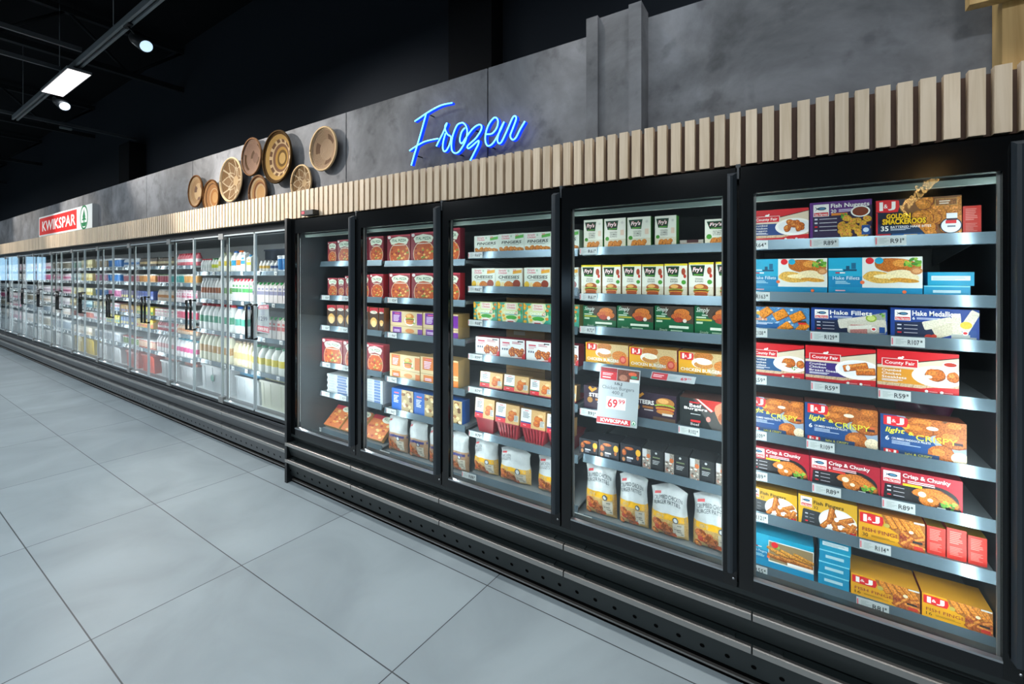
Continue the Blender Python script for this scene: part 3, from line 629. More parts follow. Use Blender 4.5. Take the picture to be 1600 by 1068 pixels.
def a_teal(A, w_=.38, fingers=False):
    A.r(0, 0, 1, 1, '#1495b8'); A.r(0, .2, w_, 1, '#1c9fc2'); A.r(0, 0, 1, .19, '#1488b4'); A.r(0, .2, w_, .5, '#127fae')
    if not fingers: A.r(.0, .66, .16, .7, '#a9dcea'); A.r(.17, .64, .32, .69, '#124a66'); A.r(.2, .64, .24, .78, '#124a66'); A.r(.26, .7, .31, .86, '#175f80')
    A.r(w_, .2, 1, 1 if not fingers else .86, '#d8ddd8')
    if fingers:
        A.r(w_ + .01, .24, .99, .83, '#8d7a58'); leaf(A, w_ + .16, .7, .07, 9)
        for i in range(7): A.stick(w_ + .14 + .07 * i, .58 - .03 * (i % 3), .34, .045, -.25 + .09 * (i % 3), '#bd8a34')
        for i in range(5): A.stick(w_ + .13 + .1 * i, .4, .3, .06, -.1 + .1 * (i % 2), '#a8662c')
        A.r(w_ + .3, .25, .99, .33, WHT); A.e(w_ + .1, .76, .055, .055, RED)
    else:
        A.e(.74, .78, .24, .1, '#b5651f', .8, 24, -.1, .04); A.e(.8, .84, .1, .05, '#d68e3c', .6); leaf(A, .9, .88, .09, 12)
        A.e(.58, .47, .2, .08, '#d7a94e', .7, 26, -.12, .05); A.e(.8, .5, .17, .085, '#e6d7ac', .3, 26, -.15, .04); A.e(.82, .4, .15, .03, '#c98f34', .6, 20, -.1); A.e(.62, .5, .12, .03, '#efdfae', .3)
        A.e(.94, .64, .06, .05, '#b87a48', .3); A.e(.94, .64, .04, .03, '#d9a06a', .3); A.e(.46, .91, .045, .045, RED); A.e(.56, .91, .045, .045, '#1a9dc2')
    A.r(.08, .58, .19, .61, RED); A.r(.13, .58, .19, .61, WHT)
    A.t('Hake Fillets' if not fingers else 'Fish Fingers', .05, .41, w_ - .03, .50, '#e4f4f8', .0); A.lines(.08, .29, .26, .38, 3, '#9fd6e6'); A.e(w_, .34, .025, .025, '#e06a3a')
    if not fingers: A.r(.08, .1, .19, .13, '#e7a8b0'); A.e(.82, .1, .022, .022, '#e06a3a')
def a_tealside(A): A.r(0, 0, 1, 1, '#1292b6'); A.r(.08, .38, .92, .72, '#cfe3e8'); A.lines(.1, .42, .86, .66, 3, '#9fb8c0')
def a_tealside2(A): A.r(0, 0, 1, 1, '#118ab2'); A.r(0, .9, 1, 1, '#7fd0e4'); A.r(.2, .35, .8, .6, '#a9cdd6')
def a_orangeblue(A):
    A.r(0, 0, 1, 1, '#4c86b6', .7)
    for i in range(40): A.e(A.R.random(), A.R.random() * .9 + .05, .025, .02, ('#e8f0f6', '#2c6aa6', '#9fc4de')[i % 3], 0, 7)
    A.r(0, .04, .5, .3, '#1a5f9c')
    for x, y, rr in ((.26, .76, -.2), (.52, .68, -.35), (.8, .62, -.4), (.6, .12, -.2), (.9, .16, 0)): A.bar(x + .01, y - .02, .24, .17, rr + .9, ORD, .5); A.bar(x, y, .23, .16, rr + .9, '#e08a22', 1)
    A.r(0, .62, .1, .98, RED); A.t('oodos', 0, .40, .3, .54, '#f0a468', .05); A.lines(0, .22, .42, .32, 2, '#dcecf8'); A.r(.82, .38, .95, .44, '#222'); A.r(.82, .3, .95, .37, RED); A.e(.14, .72, .035, .035, '#dcb23c')
def a_seablue(A, title, med=False):
    A.r(0, 0, 1, 1, '#1b3f8a'); A.p([(.05, 0), (.05, .52), (.3, .54), (.52, .6), (.62, 0)], '#1a2542')
    if not med:
        A.p([(.36, .6), (.6, .66), (.98, .9), (.98, .1), (.6, 0), (.5, .2)], '#9aa09a', .4); A.bar(.62, .5, .5, .15, .2, '#d4d0c2', .3); A.bar(.74, .34, .5, .2, .08, '#c8c3b4', .3); A.bar(.64, .18, .22, .18, .0, '#b87a74', .5); A.bar(.66, .3, .3, .06, .1, '#e0ddd2', .2)
        A.e(.8, .66, .07, .06, '#8aa63a', .3); A.e(.8, .66, .05, .04, '#c8d67a', .2); leaf(A, .92, .8, .05)
    else:
        A.bar(.55, .52, .34, .13, .28, '#d9d2bd', .4); A.bar(.63, .3, .26, .17, .4, '#cdc5ac', .4); A.bar(.76, .48, .1, .36, .05, '#d9d2bd', .4); A.bar(.9, .62, .12, .34, -.45, '#e0dac6', .4); A.e(.86, .5, .065, .055, '#e2c33c', .2); A.e(.45, .07, .05, .04, '#b53228'); A.e(.51, .1, .03, .03, '#c8402c'); A.r(.7, .05, .97, .2, '#a9b2ae')
    fishlogo(A, .05, .58, .24, .93); A.t(title, .26, .75, .26 + (.036 if med else .046) * len(title), .92, WHT, .03); A.t('6', .26, .62, .29, .71, WHT, .02); A.lines(.31, .63, .62, .7, 2, '#cdd8ec')
    tiny(A, .08, .12, .32, .5, 3); A.e(.85 if med else .83, .25, .035, .035, WHT); A.e(.85 if med else .83, .25, .024, .02, RED); A.r(.9, .12, .97, .34, '#1e4a8c')
def a_light(A):
    A.r(0, 0, 1, 1, '#17457e'); A.p([(.2, 1), (.3, .72), (.6, .5), (.74, .22), (.8, 0), (1, 0), (1, 1)], '#8d9fb4'); A.p([(.3, 1), (.34, .86), (1, .96), (1, 1)], '#5c3a22', .5)
    for x, y, rx, ry in ((.55, .84, .24, .13), (.9, .86, .16, .12), (.46, .7, .17, .1), (.86, .58, .2, .13), (.72, .16, .15, .15)): A.nugget(x, y, rx, ry, '#ac5f24', 0, .04)
    A.e(.93, .14, .1, .09, '#e4d5b4', .5); A.e(.62, .78, .07, .03, CRM, .3); A.e(.31, .76, .05, .05, '#d8a52c'); A.r(.84, .52, .96, .57, '#d0603a'); A.r(.84, .45, .96, .51, '#3a2430')
    A.r(0, 0, .7, .13, '#1c3c66'); ijlogo(A, .04, .72, .33, .98); A.t('light', .06, .51, .30, .68, '#e9e23c', .03, .22); A.t('&', .34, .535, .41, .62, '#e9e23c', .02); A.t('CRISPY', .43, .44, .90, .58, '#dfe23a', .005)
    A.t('6', .06, .34, .11, .45, WHT, .02); A.t('CRUMBED HADDOCK FILLETS', .14, .38, .6, .43, WHT, .01); A.lines(.14, .26, .5, .36, 3, '#a8bcd6'); ijlogo(A, .04, -.0, .22, .12); A.t('light & CRISPY', .3, .02, .62, .09, '#d8d23a', 0)
def a_chunky(A, bar='#e0d21c'):
    A.r(0, 0, 1, 1, '#a81a2e'); A.p([(.03, 0), (.05, .5), (.3, .53), (.66, .6), (.9, .34), (1, 0)], '#26262a'); A.e(.66, .3, .3, .2, '#1c1c1f', n=26)
    A.nugget(.6, .42, .2, .085, '#c9752a', .1); A.nugget(.78, .34, .2, .08, '#c9752a', -.5); A.nugget(.6, .2, .12, .09, '#c9752a'); A.e(.52, .36, .05, .045, CRM, .2); A.e(.62, .22, .035, .03, CRM, .2); leaf(A, .84, .16, .09, 12)
    fishlogo(A, .03, .58, .25, .93); A.t('Crisp & Chunky', .28, .76, .86, .93, WHT, .035); A.t('6', .28, .65, .31, .74, WHT, .02); A.lines(.34, .63, .72, .74, 2, '#f0c8cc'); A.r(.28, .54, .52, .61, bar); tiny(A, .08, .1, .3, .5, 3); A.r(.7, .02, .8, .06, WHT)
def a_ff32(A):
    A.r(0, 0, 1, 1, '#d3a424'); A.p([(.05, 0), (.08, .5), (.1, .54), (.5, .5), (.6, 0)], '#33383c'); A.e(.68, .3, .32, .27, '#dfe3de', n=30); A.e(.68, .3, .29, .24, '#eef0ec', n=30)
    for x, y, rr in ((.5, .24, .9), (.62, .46, -1.2), (.62, .2, 2.0), (.8, .42, .5), (.86, .26, -.5), (.74, .1, .3), (.9, .14, 1.2), (.56, .52, 1.4)): A.stick(x, y, .3, .085, rr, '#bd6c28')
    for x, y in ((.54, .12), (.66, .4), (.72, .16)): A.e(x, y, .04, .045, WHT, .1, 12)
    fishlogo(A, .04, .62, .24, .95); A.t('Fish Fingers', .27, .72, .78, .88, '#2c2a18', .02); A.t('32', .27, .6, .35, .69, '#2c2a18', .01); tiny(A, .12, .08, .28, .46, 3, '#8d9298'); A.r(.88, .03, .98, .08, RED)
def a_ij16(A, n='16'):
    A.r(0, 0, 1, 1, '#dfa31a'); A.p([(.36, 1), (.44, .62), (.62, .44), (.62, .22), (.7, 0), (1, 0), (1, 1)], '#a3662e', .6)
    for x, y, rr in ((.5, .86, -1.15), (.62, .84, -1.1), (.74, .8, -1.0), (.86, .76, -.9), (.97, .72, -.9)): A.stick(x, y, .3, .09, rr, '#d4842c')
    for x, y, rr in ((.76, .42, -.6), (.88, .36, .4), (.74, .26, .8), (.9, .16, -.2)): A.stick(x, y, .26, .13, rr, '#a8582a')
    A.e(.8, .62, .035, .03, CRM); A.e(.44, .66, .045, .04, '#b8aa52'); ijlogo(A, .02, .58, .38, .95); A.t('FISH FINGERS', .06, .30, .74, .43, '#8a1f34', .0); A.t(n, .06, .12, .15, .25, '#3a2c14', .0); A.lines(.2, .14, .6, .22, 2, '#9a7420')
    A.r(.82, .28, .96, .36, '#26282e'); A.r(.84, .08, .97, .2, '#c8342c'); A.r(.84, .94, .99, 1, '#cfd3d0')
def a_redside(A): A.r(0, 0, 1, 1, '#d9382e'); A.lines(.14, .5, .84, .92, 7, '#e88a80'); A.lines(.14, .12, .84, .42, 6, '#e27a70')
# --- second door
def a_frys(A, yellow=False):
    A.r(0, 0, 1, 1, '#e6e8da'); A.r(0, 0, 1, .3, '#d5d0b8', .3)
    if yellow: A.r(0, .94, 1, 1, '#e0cf2c')
    A.p([(.06, .92), (.66, .92), (.6, .60), (.16, .62)], '#123a26'); A.t("Fry's", .16, .70, .56, .86, '#f1e8e8', .05, .2, out='#c01f30'); A.r(.2, .63, .58, .66, '#5fa53a')
    for i, s_ in enumerate(('GOLDEN', 'CRUMBED', 'SCHNITZ') if not yellow else ('ORIGINAL', 'BURGERS')): A.t(s_, .26, .50 - .07 * i, .6, .555 - .07 * i, '#2d3830', .01)
    if yellow: A.e(.85, .44, .1, .1, '#4a9a34'); A.burger(.5, .17, .3, '#a8552c'); A.e(.84, .76, .09, .16, '#a8472c', .7); A.e(.9, .62, .06, .09, '#c43a28', .3)
    else: A.e(.14, .32, .09, .09, '#4a9a34'); A.heap(.52, .13, .5, .14, 9, .1, '#c67c2c'); A.e(.84, .84, .06, .06, '#cfd2c6'); A.r(.76, .42, .92, .6, '#e4cbb4')
def a_greenfry(A):
    A.r(0, 0, 1, 1, '#0f5a36'); A.p([(.1, 1), (1, 1), (1, .36), (.6, .42), (.34, .6)], '#463a30', .5); A.e(.68, .66, .26, .2, '#3a2c22', n=22); A.e(.7, .76, .2, .11, '#c87430', .9); A.e(.6, .62, .17, .09, '#b85c2a', .9); A.e(.8, .6, .15, .09, '#c06a2c', .9); A.e(.62, .5, .12, .07, '#a03c2a', .6); A.e(.78, .47, .05, .05, '#d8d0c8')
    A.t('Simply', .04, .74, .36, .95, '#e2ece4', .0, .35); A.r(.18, .67, .32, .70, '#cfe0d2'); A.r(.04, .58, .28, .63, '#b9cfb6'); A.r(.04, .49, .42, .55, '#a8a63a'); A.r(.04, .38, .2, .45, '#b9cfb6'); A.r(.38, .18, .88, .27, '#d6e4d2'); A.t('Simply', .12, .02, .34, .14, '#b9cfb6', 0, .3); A.r(.42, .06, .72, .11, '#9fc2a4')
def a_ijburger(A):
    A.r(0, 0, 1, 1, '#e2a61c'); A.p([(.2, 1), (.3, .6), (.5, .34), (.62, 0), (1, 0), (1, 1)], '#c7ac7a', .4); A.e(.45, .85, .17, .1, '#b8702c', .9); A.e(.42, .55, .18, .1, WHT, .2); A.e(.45, .48, .17, .07, '#c8853c', .7); A.e(.46, .62, .14, .06, '#efe5cc', .2); A.e(.8, .48, .17, .11, '#c9792c', 1, 22)
    A.p([(.6, 0), (1, .5), (1, 0)], '#e0813a', .3); ijlogo(A, .03, .64, .27, .98); A.t('CHICKEN BURGERS', .04, .16, .78, .3, WHT, .02); A.r(.3, .08, .5, .12, '#7a5a18'); A.e(.88, .32, .075, .085, '#cf3a2e', n=20); A.e(.88, .32, .05, .055, '#df7a68', n=16)
def a_steers(A):
    A.r(0, 0, 1, 1, '#2c1a2e'); A.burger(.76, .52, .2, '#b87834'); A.t('STEERS', .12, .56, .52, .72, WHT, .06); A.p([(.1, .92), (.18, .74), (.3, .92), (.26, .98), (.2, .9), (.14, 1)], '#d8942a'); A.r(.26, .42, .5, .5, '#a86a2a'); A.r(.3, .34, .5, .38, '#c8c0c4'); A.e(.14, .42, .06, .06, '#a8783a'); A.r(.7, .24, .92, .32, '#cfc8c0'); A.r(.5, .02, .98, .16, '#5c4634', .4)
def a_beef(A):
    A.r(0, 0, 1, 1, '#1c2222'); A.p([(.24, 1), (.6, 0), (1, 0), (1, 1)], '#4a4a48'); A.p([(.28, 1), (.56, .6), (1, 1)], '#b8322c'); A.p([(.3, 1), (.34, 1), (.6, .66), (.57, .62)], '#d8d2cc'); A.e(.84, .6, .2, .24, '#c08868', .5, 22, .3, .06); A.e(.86, .48, .17, .12, '#a8603f', .6, 18, .1); A.e(.9, .14, .14, .08, '#c88a68', .5)
    A.r(.18, .84, .36, .89, '#c22a2c'); A.t('Beef', .18, .70, .40, .82, WHT, .03); A.t('Burgers', .08, .58, .5, .7, WHT, .03); A.r(.2, .46, .38, .48, '#cfd3d0'); A.r(.2, .2, .38, .27, '#c22a2c'); A.t('Beef', .2, .08, .36, .17, '#cfd3d0', .01); A.e(.52, .36, .04, .05, '#dc8a80')
def a_darkA(A): A.r(0, 0, 1, 1, '#181c26'); A.nugget(.42, .8, .2, .07, '#b5602c'); A.nugget(.18, .58, .1, .14, '#a8562a'); A.e(.86, .66, .12, .16, '#d8a428', .2); A.e(.84, .4, .06, .1, '#a8602c', .6); A.r(.32, .3, .62, .38, '#c8ccd2'); A.lines(.32, .14, .66, .28, 2, '#8a8f99'); A.e(.16, .22, .07, .1, '#b07a4c', .6)
def a_darkB(A):
    A.r(0, 0, 1, 1, '#25282a'); A.r(.02, .0, .4, .98, '#8d8880', .8); A.r(.02, .6, .22, .98, '#bdbfc0')
    for i in range(16): A.e(.05 + .32 * A.R.random(), .04 + .5 * A.R.random(), .04, .035, ('#c9c2b6', '#5a4a40', '#a8705a', '#e0dbd0')[i % 4], .4, 7)
    A.e(.3, .66, .09, .1, '#c46a3a', .5); A.e(.66, .86, .05, .05, '#b8bcbc'); A.r(.5, .62, .84, .68, '#6f7a58'); A.lines(.5, .3, .84, .52, 3, '#9aa0a2')
# --- third door
def a_frag(A, title, top='#57a84a', kind='f'):
    A.r(0, 0, 1, 1, '#d3ddd2'); A.e(.27, .82, .18, .1, '#d9dcd6'); A.t('Simply', .12, .82, .42, .93, '#c9405a', .03, .1); A.t('Chicken', .12, .71, .44, .82, '#c9405a', .03, .1); A.e(.5, .86, .035, .035, '#9fc0a6')
    A.p([(.66, .86), (.98, .92), (.98, .76), (.66, .70)], top); A.t('20', .66, .84, .78, .94, '#cf3a3a', .03); A.t(title, .12, .46, .9, .62, '#26302e', .04, .12); A.r(.2, .38, .8, .41, '#8f9a92')
    if kind == 'f': A.heap(.52, .14, .84, .16, 13, .075, '#b8742c')
    else: A.e(.1, .16, .1, .12, '#d9b23a', .2); A.e(.28, .16, .07, .08, '#ead9a0', .3); A.nugget(.5, .15, .17, .11, '#c87a3c'); A.e(.8, .2, .14, .13, '#8e4030', .4)
def a_kids(A):
    A.r(0, 0, 1, 1, '#3f9a84'); A.p([(.2, 0), (.1, .6), (.3, 1), (.8, 1), (.92, .4), (.7, 0)], '#cdd7a0')
    for i in range(22): A.e((A.R.random() * .28, .72 + A.R.random() * .28)[i % 2], .1 + .85 * A.R.random(), .06, .05, ('#d8982c', '#2f8a5a', '#e3b03a', '#c87a2c')[i % 4], .3, 9)
    A.r(.34, .66, .74, .98, '#dcd8cc'); A.t('Simply', .38, .84, .70, .94, '#c9405a', .03, .1); A.t('Chicken', .38, .72, .70, .82, '#c9405a', .03, .1); A.t('CHICKENS', .24, .46, .82, .58, '#e6f2ee', .03); A.r(.3, .4, .8, .44, '#58a8b4'); A.e(.55, .28, .22, .07, '#3f9a3a'); A.e(.52, .08, .2, .08, '#e8e4dc'); A.r(.4, .05, .64, .1, '#b8303a')
def a_ribs(A):
    A.r(0, 0, 1, 1, '#dcdfde'); A.r(.1, .76, .4, .83, '#c9405a'); A.lines(.1, .6, .44, .74, 2, '#c8929c'); A.lines(.5, .76, .9, .9, 2, '#b0606c'); A.r(.72, .88, .94, .94, '#3a3f42')
    A.p([(.36, 0), (1, 0), (1, .34), (.8, .14)], '#c82a34'); A.heap(.66, .38, .5, .3, 20, .06, '#9c4a24'); A.p([(.5, .05), (.9, .1), (.9, .13), (.5, .08)], WHT)
    for i in range(3): A.r(.1 + i * .09, .42, .15 + i * .09, .52, '#4c5a70')
def a_traylabel(A, band='#2a6a48'):
    A.r(0, 0, 1, 1, '#c9a36c', .4); A.nugget(.72, .52, .16, .13, '#c0672c'); A.nugget(.66, .3, .13, .1, '#b85c2a'); A.e(.8, .74, .1, .05, '#d7bb8a', .3); A.r(.8, .16, .97, .48, '#b9bdb8'); A.lines(.81, .18, .96, .46, 4, '#7c807c')
    A.r(.02, .28, .44, 1, '#dce2e4'); A.r(.02, .22, .44, .3, band); A.r(.02, 0, .44, .22, '#cf2f3c'); A.r(.16, .88, .32, .92, '#cf4a50'); A.lines(.1, .5, .4, .84, 5, '#6a747a'); A.r(.12, .09, .24, .13, '#e8b0b4')
# --- fourth and fifth door
def a_ital(A, two=True, sq='#dfe8d6'):
    A.r(0, 0, 1, 1, '#7d1c2c'); A.r(0, .94, 1, 1, '#b23a4a'); A.e(.54, .26, .44, .4, '#d8c8a8', .2, 26); A.e(.54, .26, .42, .38, '#b55326', 1, 30)
    for i in range(26): A.e(.2 + .7 * A.R.random(), .03 + .5 * A.R.random(), .05, .035, ('#d98a3a', '#8f2c1c', '#e3b86a', '#c8582c', '#7a8a3a')[i % 5], .6, 8)
    A.p([(.12, .8), (.2, .88), (.52, .94), (.86, .88), (.94, .8), (.86, .64), (.52, .7), (.2, .64)], '#d9e2cf'); A.t('ITAL PIZZA', .22, .74, .84, .84, '#24664a', .04); A.e(.1, .92, .07, .05, '#e0d8d8'); A.r(.26, .60, .8, .63, '#d8c8b8')
def a_slices(A):
    A.r(0, 0, 1, 1, '#3c2a22'); A.r(0, .8, 1, 1, '#a82430'); A.e(.5, .8, .4, .12, '#dcd8c8'); A.t('ITAL', .25, .78, .76, .87, '#24664a', .02); A.e(.5, .38, .38, .34, '#d9ab62', 1, 20); A.e(.5, .3, .28, .25, '#e3c48a', .8, 16)
def a_burgerpack(A, c='#6c2a90'):
    for v in (0, .34):
        h = .66 if v else .34
        A.r(0, v, 1, v + h, '#cdb98c'); A.r(.0, v, 1, v + .02, '#8c7a52')
        if v:
            A.r(.06, .5, .36, .98, c); A.r(.84, .44, 1, .94, c); A.r(.14, .88, .3, .92, '#e0607a'); A.lines(.1, .54, .32, .84, 5, '#d9c8e2'); A.e(.62, .62, .16, .12, WHT, n=20); A.burger(.62, .64, .13, '#c87a2c'); leaf(A, .76, .5, .04)
        else: A.r(.08, .04, .36, .3, c); A.r(.86, .0, 1, .26, c); A.e(.62, .16, .14, .05, '#c87a2c', .6); A.lines(.12, .08, .32, .2, 2, '#d9c8e2')
def a_cookie(A):
    A.r(0, 0, 1, 1, '#1a5fb4'); A.r(.46, 0, 1, 1, '#a8956a', .5)
    for i in range(18): A.e(.5 + .46 * A.R.random(), .06 + .86 * A.R.random(), .07, .05, ('#5c3a22', '#d8c08a', '#e6d8b0', '#8a5a30')[i % 4], .5, 8)
    A.r(.12, .78, .34, .84, '#e06a78'); A.lines(.1, .34, .36, .7, 5, '#d8e6f4')
def a_card(A): A.r(0, 0, 1, 1, '#b08a55'); A.r(.02, .46, .98, .5, '#8d6c3e'); A.r(.2, .62, .5, .8, '#cfc6b0')
def a_redbox(A):
    A.r(0, 0, 1, 1, '#a3202c'); A.r(0, .94, 1, 1, '#d87a80'); A.e(.2, .3, .22, .3, '#c85a2a', .9); A.r(.45, .05, .6, .95, '#c8302c'); A.e(.72, .72, .1, .1, '#e0c8c4'); A.e(.9, .72, .08, .1, '#e0c8c4'); A.e(.72, .36, .09, .18, '#d8b8a8')
def a_whitepack(A): A.r(0, 0, 1, 1, '#b9c2c6'); A.r(.45, .1, .85, .95, '#5a78a8', .6); A.lines(.05, .1, .4, .9, 6, '#8f999e')
def a_pizzapack(A):
    A.r(0, 0, 1, 1, '#c8703a', 1)
    for i in range(24): A.e(.05 + .9 * A.R.random(), .05 + .7 * A.R.random(), .07, .04, ('#e0a050', '#a8402a', '#d8c080')[i % 3], .6, 8)
    A.r(.0, .82, .55, 1, '#b8283a'); A.e(.72, .86, .26, .12, '#dce2d0'); A.t('PIZZA', .55, .82, .88, .9, '#24664a', .02)
def bagart(top, stripe, words, pic=ORG, bandw=.09):
    def f(A):
        A.r(.1, .86, .3, .905, '#cf3a40'); 
        for i, s_ in enumerate(words): A.t(s_, .08, .76 - .095 * i, .08 + .055 * len(s_), .835 - .095 * i, '#3c454a', .0)
        A.r(.0, .48 - bandw, 1, .50, stripe)
        A.heap(.34, .2, .5, .26, 9, .09, '#c9703a'); A.e(.24, .2, .1, .07, '#b8442c', .4); A.e(.6, .1, .14, .06, '#a8502c', .5); A.r(.64, .1, .92, .36, '#c8c4b4'); A.lines(.67, .12, .9, .34, 5, '#8a8a80'); A.e(.72, .42, .075, .075, '#4a5560'); A.e(.72, .42, .05, .05, '#c8d0d2')
    return f
a_bagY = bagart(0, '#e2ad1c', ('CRUMBED CHICKEN', 'BURGER PATTIES')); a_bagW = bagart(0, '#3a3a78', (), bandw=.04); a_bagN = bagart(0, '#e2ad1c', ('CHICKEN', 'NUGGETS'))

def box_mesh(w_, h, d, art, side='#888', top=None, seed=1, m='card'):
    mb = MB(); mb.box(0, d, -w_/2, w_/2, 0, h, m, side, {'+z': top or side, '-x': side})
    surf = lambda u, v, dd: (-dd, w_/2 - u * w_, v * h)
    art(Art(mb, surf, m, seed, 0, w_ / h)); return mb
def bag_mesh(w_, h, d, art, seed=1, col='#bcc4c6', low='#c9a868', split=.48):
    R = random.Random(seed * 7 + 3); n, q = 16, 22; mb = MB(); ph = R.random() * 9; lean = (R.random() - .5) * .10
    def pt(u, v, dd, sgn):
        b = max(0, math.sin(math.pi * min(1, max(0, v)) ** .85)) ** .55 * (1 - abs(2 * u - 1) ** 2.6) ** .6 if 0 < u < 1 else 0
        wr = noise.noise(Vector((u * 3.2 + ph, v * 4.2, sgn))) * .012 + noise.noise(Vector((u * 9 + ph, v * 11, sgn * 3))) * .004
        pin = 1 - .10 * math.sin(math.pi * v) - .05 * v; yy = (u - .5) * w_ * pin * (1 + .05 * math.sin(7 * v + ph)) + lean * w_ * v
        zz = h * v * (1 - .04 * abs(2 * u - 1) ** 2 * v) + .012 * v * math.sin(5 * u + ph)
        return (-sgn * (d * .5 * b + (wr if b > .25 else wr * b * 4)) + d * .5 - dd * sgn, -yy, max(zz, 0.0))
    for sgn in (1, -1):
        vs = [pt(i / n, j / q, 0, sgn) for j in range(q + 1) for i in range(n + 1)]
        for j in range(q):
            c = col if (j + .5) / q > split or sgn < 0 else low
            o = len(mb.v) if j == 0 else o
            if j == 0: mb.v.extend(vs)
            for i in range(n):
                f = [o + j * (n + 1) + i, o + j * (n + 1) + i + 1, o + (j + 1) * (n + 1) + i + 1, o + (j + 1) * (n + 1) + i]
                mb.f.append(f if sgn > 0 else f[::-1]); mb.m.append(mb.mi('film')); mb.c.append(hx(c, .5 if c == low else 0)); mb.s.append(True)
    art(Art(mb, lambda u, v, dd: pt(u, v, dd + .0012, 1), 'film', seed, 12, w_ / h)); return mb

# ================================================================ goods in the freezer
ROWN = {8: ['top', 'second', 'third', 'fourth', 'fifth', 'sixth', 'seventh', 'bottom'], 7: ['top', 'second', 'third', 'fourth', 'fifth', 'sixth', 'bottom'], 6: ['top', 'second', 'third', 'fourth', 'fifth', 'bottom']}
DOORN = ['nearest freezer door', 'second freezer door', 'middle freezer door', 'fourth freezer door', 'farthest freezer door']
ORDN = ['first', 'second', 'third', 'fourth', 'fifth', 'sixth', 'seventh', 'eighth']; NUM = ['', 'one', 'two', 'three', 'four', 'five', 'six', 'seven', 'eight']
XF = 2.182
def place(b, r): return '%s shelf, %s' % (ROWN[len(ZR[b])][r], DOORN[b])
def pack(b, r, x0, x1, yt, art, name, cat, desc, side='#888', top=None, d=.18, n=None, i=None, X=XF, dz=0, h=None, seed=1, kind='box', tilt=0, gap=.002, zb=None, grp=None, **kw):
    y0, y1 = PY(X, x0), PY(X, x1); zb = ZR[b][r] if zb is None else zb
    hh = h if h else P(X, x0, yt)[1] - zb - dz
    w_ = y0 - y1 - gap
    mb = box_mesh(w_, hh, d, art, side, top, seed) if kind == 'box' else bag_mesh(w_, hh, d, art, seed, **kw)
    o = mb.obj(name, loc=(X, (y0 + y1) / 2, zb + dz), rz=tilt)
    lb = desc + (', %s of %s from dairy end' % (ORDN[i], NUM[n]) if n and n > 1 else '') + ', ' + place(b, r)
    return tag(o, lb, cat, grp)
def run(b, r, xs, yts, art, name, cat, desc, **kw):
    n = len(xs)
    for i, (x0, x1) in enumerate(xs): pack(b, r, x0, x1, yts[i] if isinstance(yts, (list, tuple)) else yts, art, name, cat, desc, n=n, i=i, seed=1, grp=(desc + ' row') if n > 1 else None, **kw)
C, PK = 'food box', 'frozen_food_box'
# nearest door
pack(0, 0, 1172, 1264, 330, lambda A: a_county(A), PK, C, 'red and cream box of crumbed chicken nuggets', '#b81c24', d=.05)
pack(0, 0, 1265, 1363, 317.3, a_nuggets, PK, C, 'purple Fish Nuggets box', '#5b2a78', d=.05)
pack(0, 0, 1368, 1503, 313.7, a_smack, PK, C, 'navy box with piled golden battered bites', '#8c1c24', d=.05)
pack(0, 0, 1504, 1534, 322, a_redside, PK, C, 'plain red box side beside the golden bites box', '#c92f28', d=.04, X=2.2)
run(0, 1, [(1172, 1293), (1294, 1442)], [405, 403], a_teal, PK, C, 'teal Hake Fillets box', side='#1292b6', d=.2)
pack(0, 1, 1443, 1517, 446, a_tealside2, PK, C, 'teal box lying flat, lower of two at the end', '#118ab2', d=.2)
h_ = P(XF, 1443, 446)[1] - ZR[0][1]
pack(0, 1, 1449, 1523, 425, a_tealside, PK, C, 'teal box with white label, upper of two stacked flat', '#118ab2', d=.2, dz=h_ + .001)
pack(0, 2, 1172, 1265, 478, a_orangeblue, PK, C, 'icy blue box with orange crumbed portions', '#c87a22', d=.05)
pack(0, 2, 1267, 1387, 480, lambda A: a_seablue(A, 'Hake Fillets'), PK, C, 'blue Hake Fillets box with lime slice', '#1b3f8a', d=.05)
pack(0, 2, 1391, 1531, 480, lambda A: a_seablue(A, 'Hake Medallions', True), PK, C, 'blue Hake Medallions box with lemon slice', '#1b3f8a', d=.05)
pack(0, 3, 1172, 1257, 534, lambda A: a_county(A, '#175080', ('Crumbed', 'Chicken', 'Cutlets'), 'cut'), PK, C, 'red box with blue band of crumbed cutlets', '#b81c24', d=.05)
pack(0, 3, 1258, 1369, 538.7, lambda A: a_county(A, '#3a2474', ('Crumbed', 'Chicken', 'Breast Steaks'), 'steak'), PK, C, 'red box with purple band of Breast Steaks', '#b81c24', d=.05)
pack(0, 3, 1370, 1499, 545, lambda A: a_county(A, '#d18c22', ('Crumbed', 'Chicken', 'Steaklets'), 'cut'), PK, C, 'red box with orange band of crumbed steaklets', '#b81c24', d=.05)
run(0, 4, [(1168, 1256), (1257, 1372), (1375, 1511)], [617, 627, 645], a_light, PK, C, 'blue light and crispy box', side='#a82028', top='#7a3a22', d=.09)
for i, (x0, x1, yt, bc) in enumerate([(1172, 1265, 694, '#e0d21c'), (1265, 1376, 711, '#d8382c'), (1376, 1505, 729, '#e0d21c')]):
    pack(0, 5, x0, x1, yt, (lambda c: lambda A: a_chunky(A, c))(bc), PK, C, 'black Crisp & Chunky box', side='#8c1424', top='#8c1424', d=.07, n=3, i=i)
run(0, 6, [(1168, 1246), (1247, 1340)], [757, 770], a_ff32, PK, C, 'yellow Fish Fingers 32 box', side='#c8981c', top='#b8881c', d=.1)
pack(0, 6, 1341, 1446, 795, lambda A: a_ij16(A, '30'), PK, C, 'yellow FISH FINGERS box with red logo', '#a82028', '#c87a28', d=.12)
run(0, 6, [(1448, 1478), (1479, 1511), (1512, 1543)], [820, 823, 835], a_redside, PK, C, 'red box end', side='#c92f28', top='#a8842a', d=.16, X=2.2)
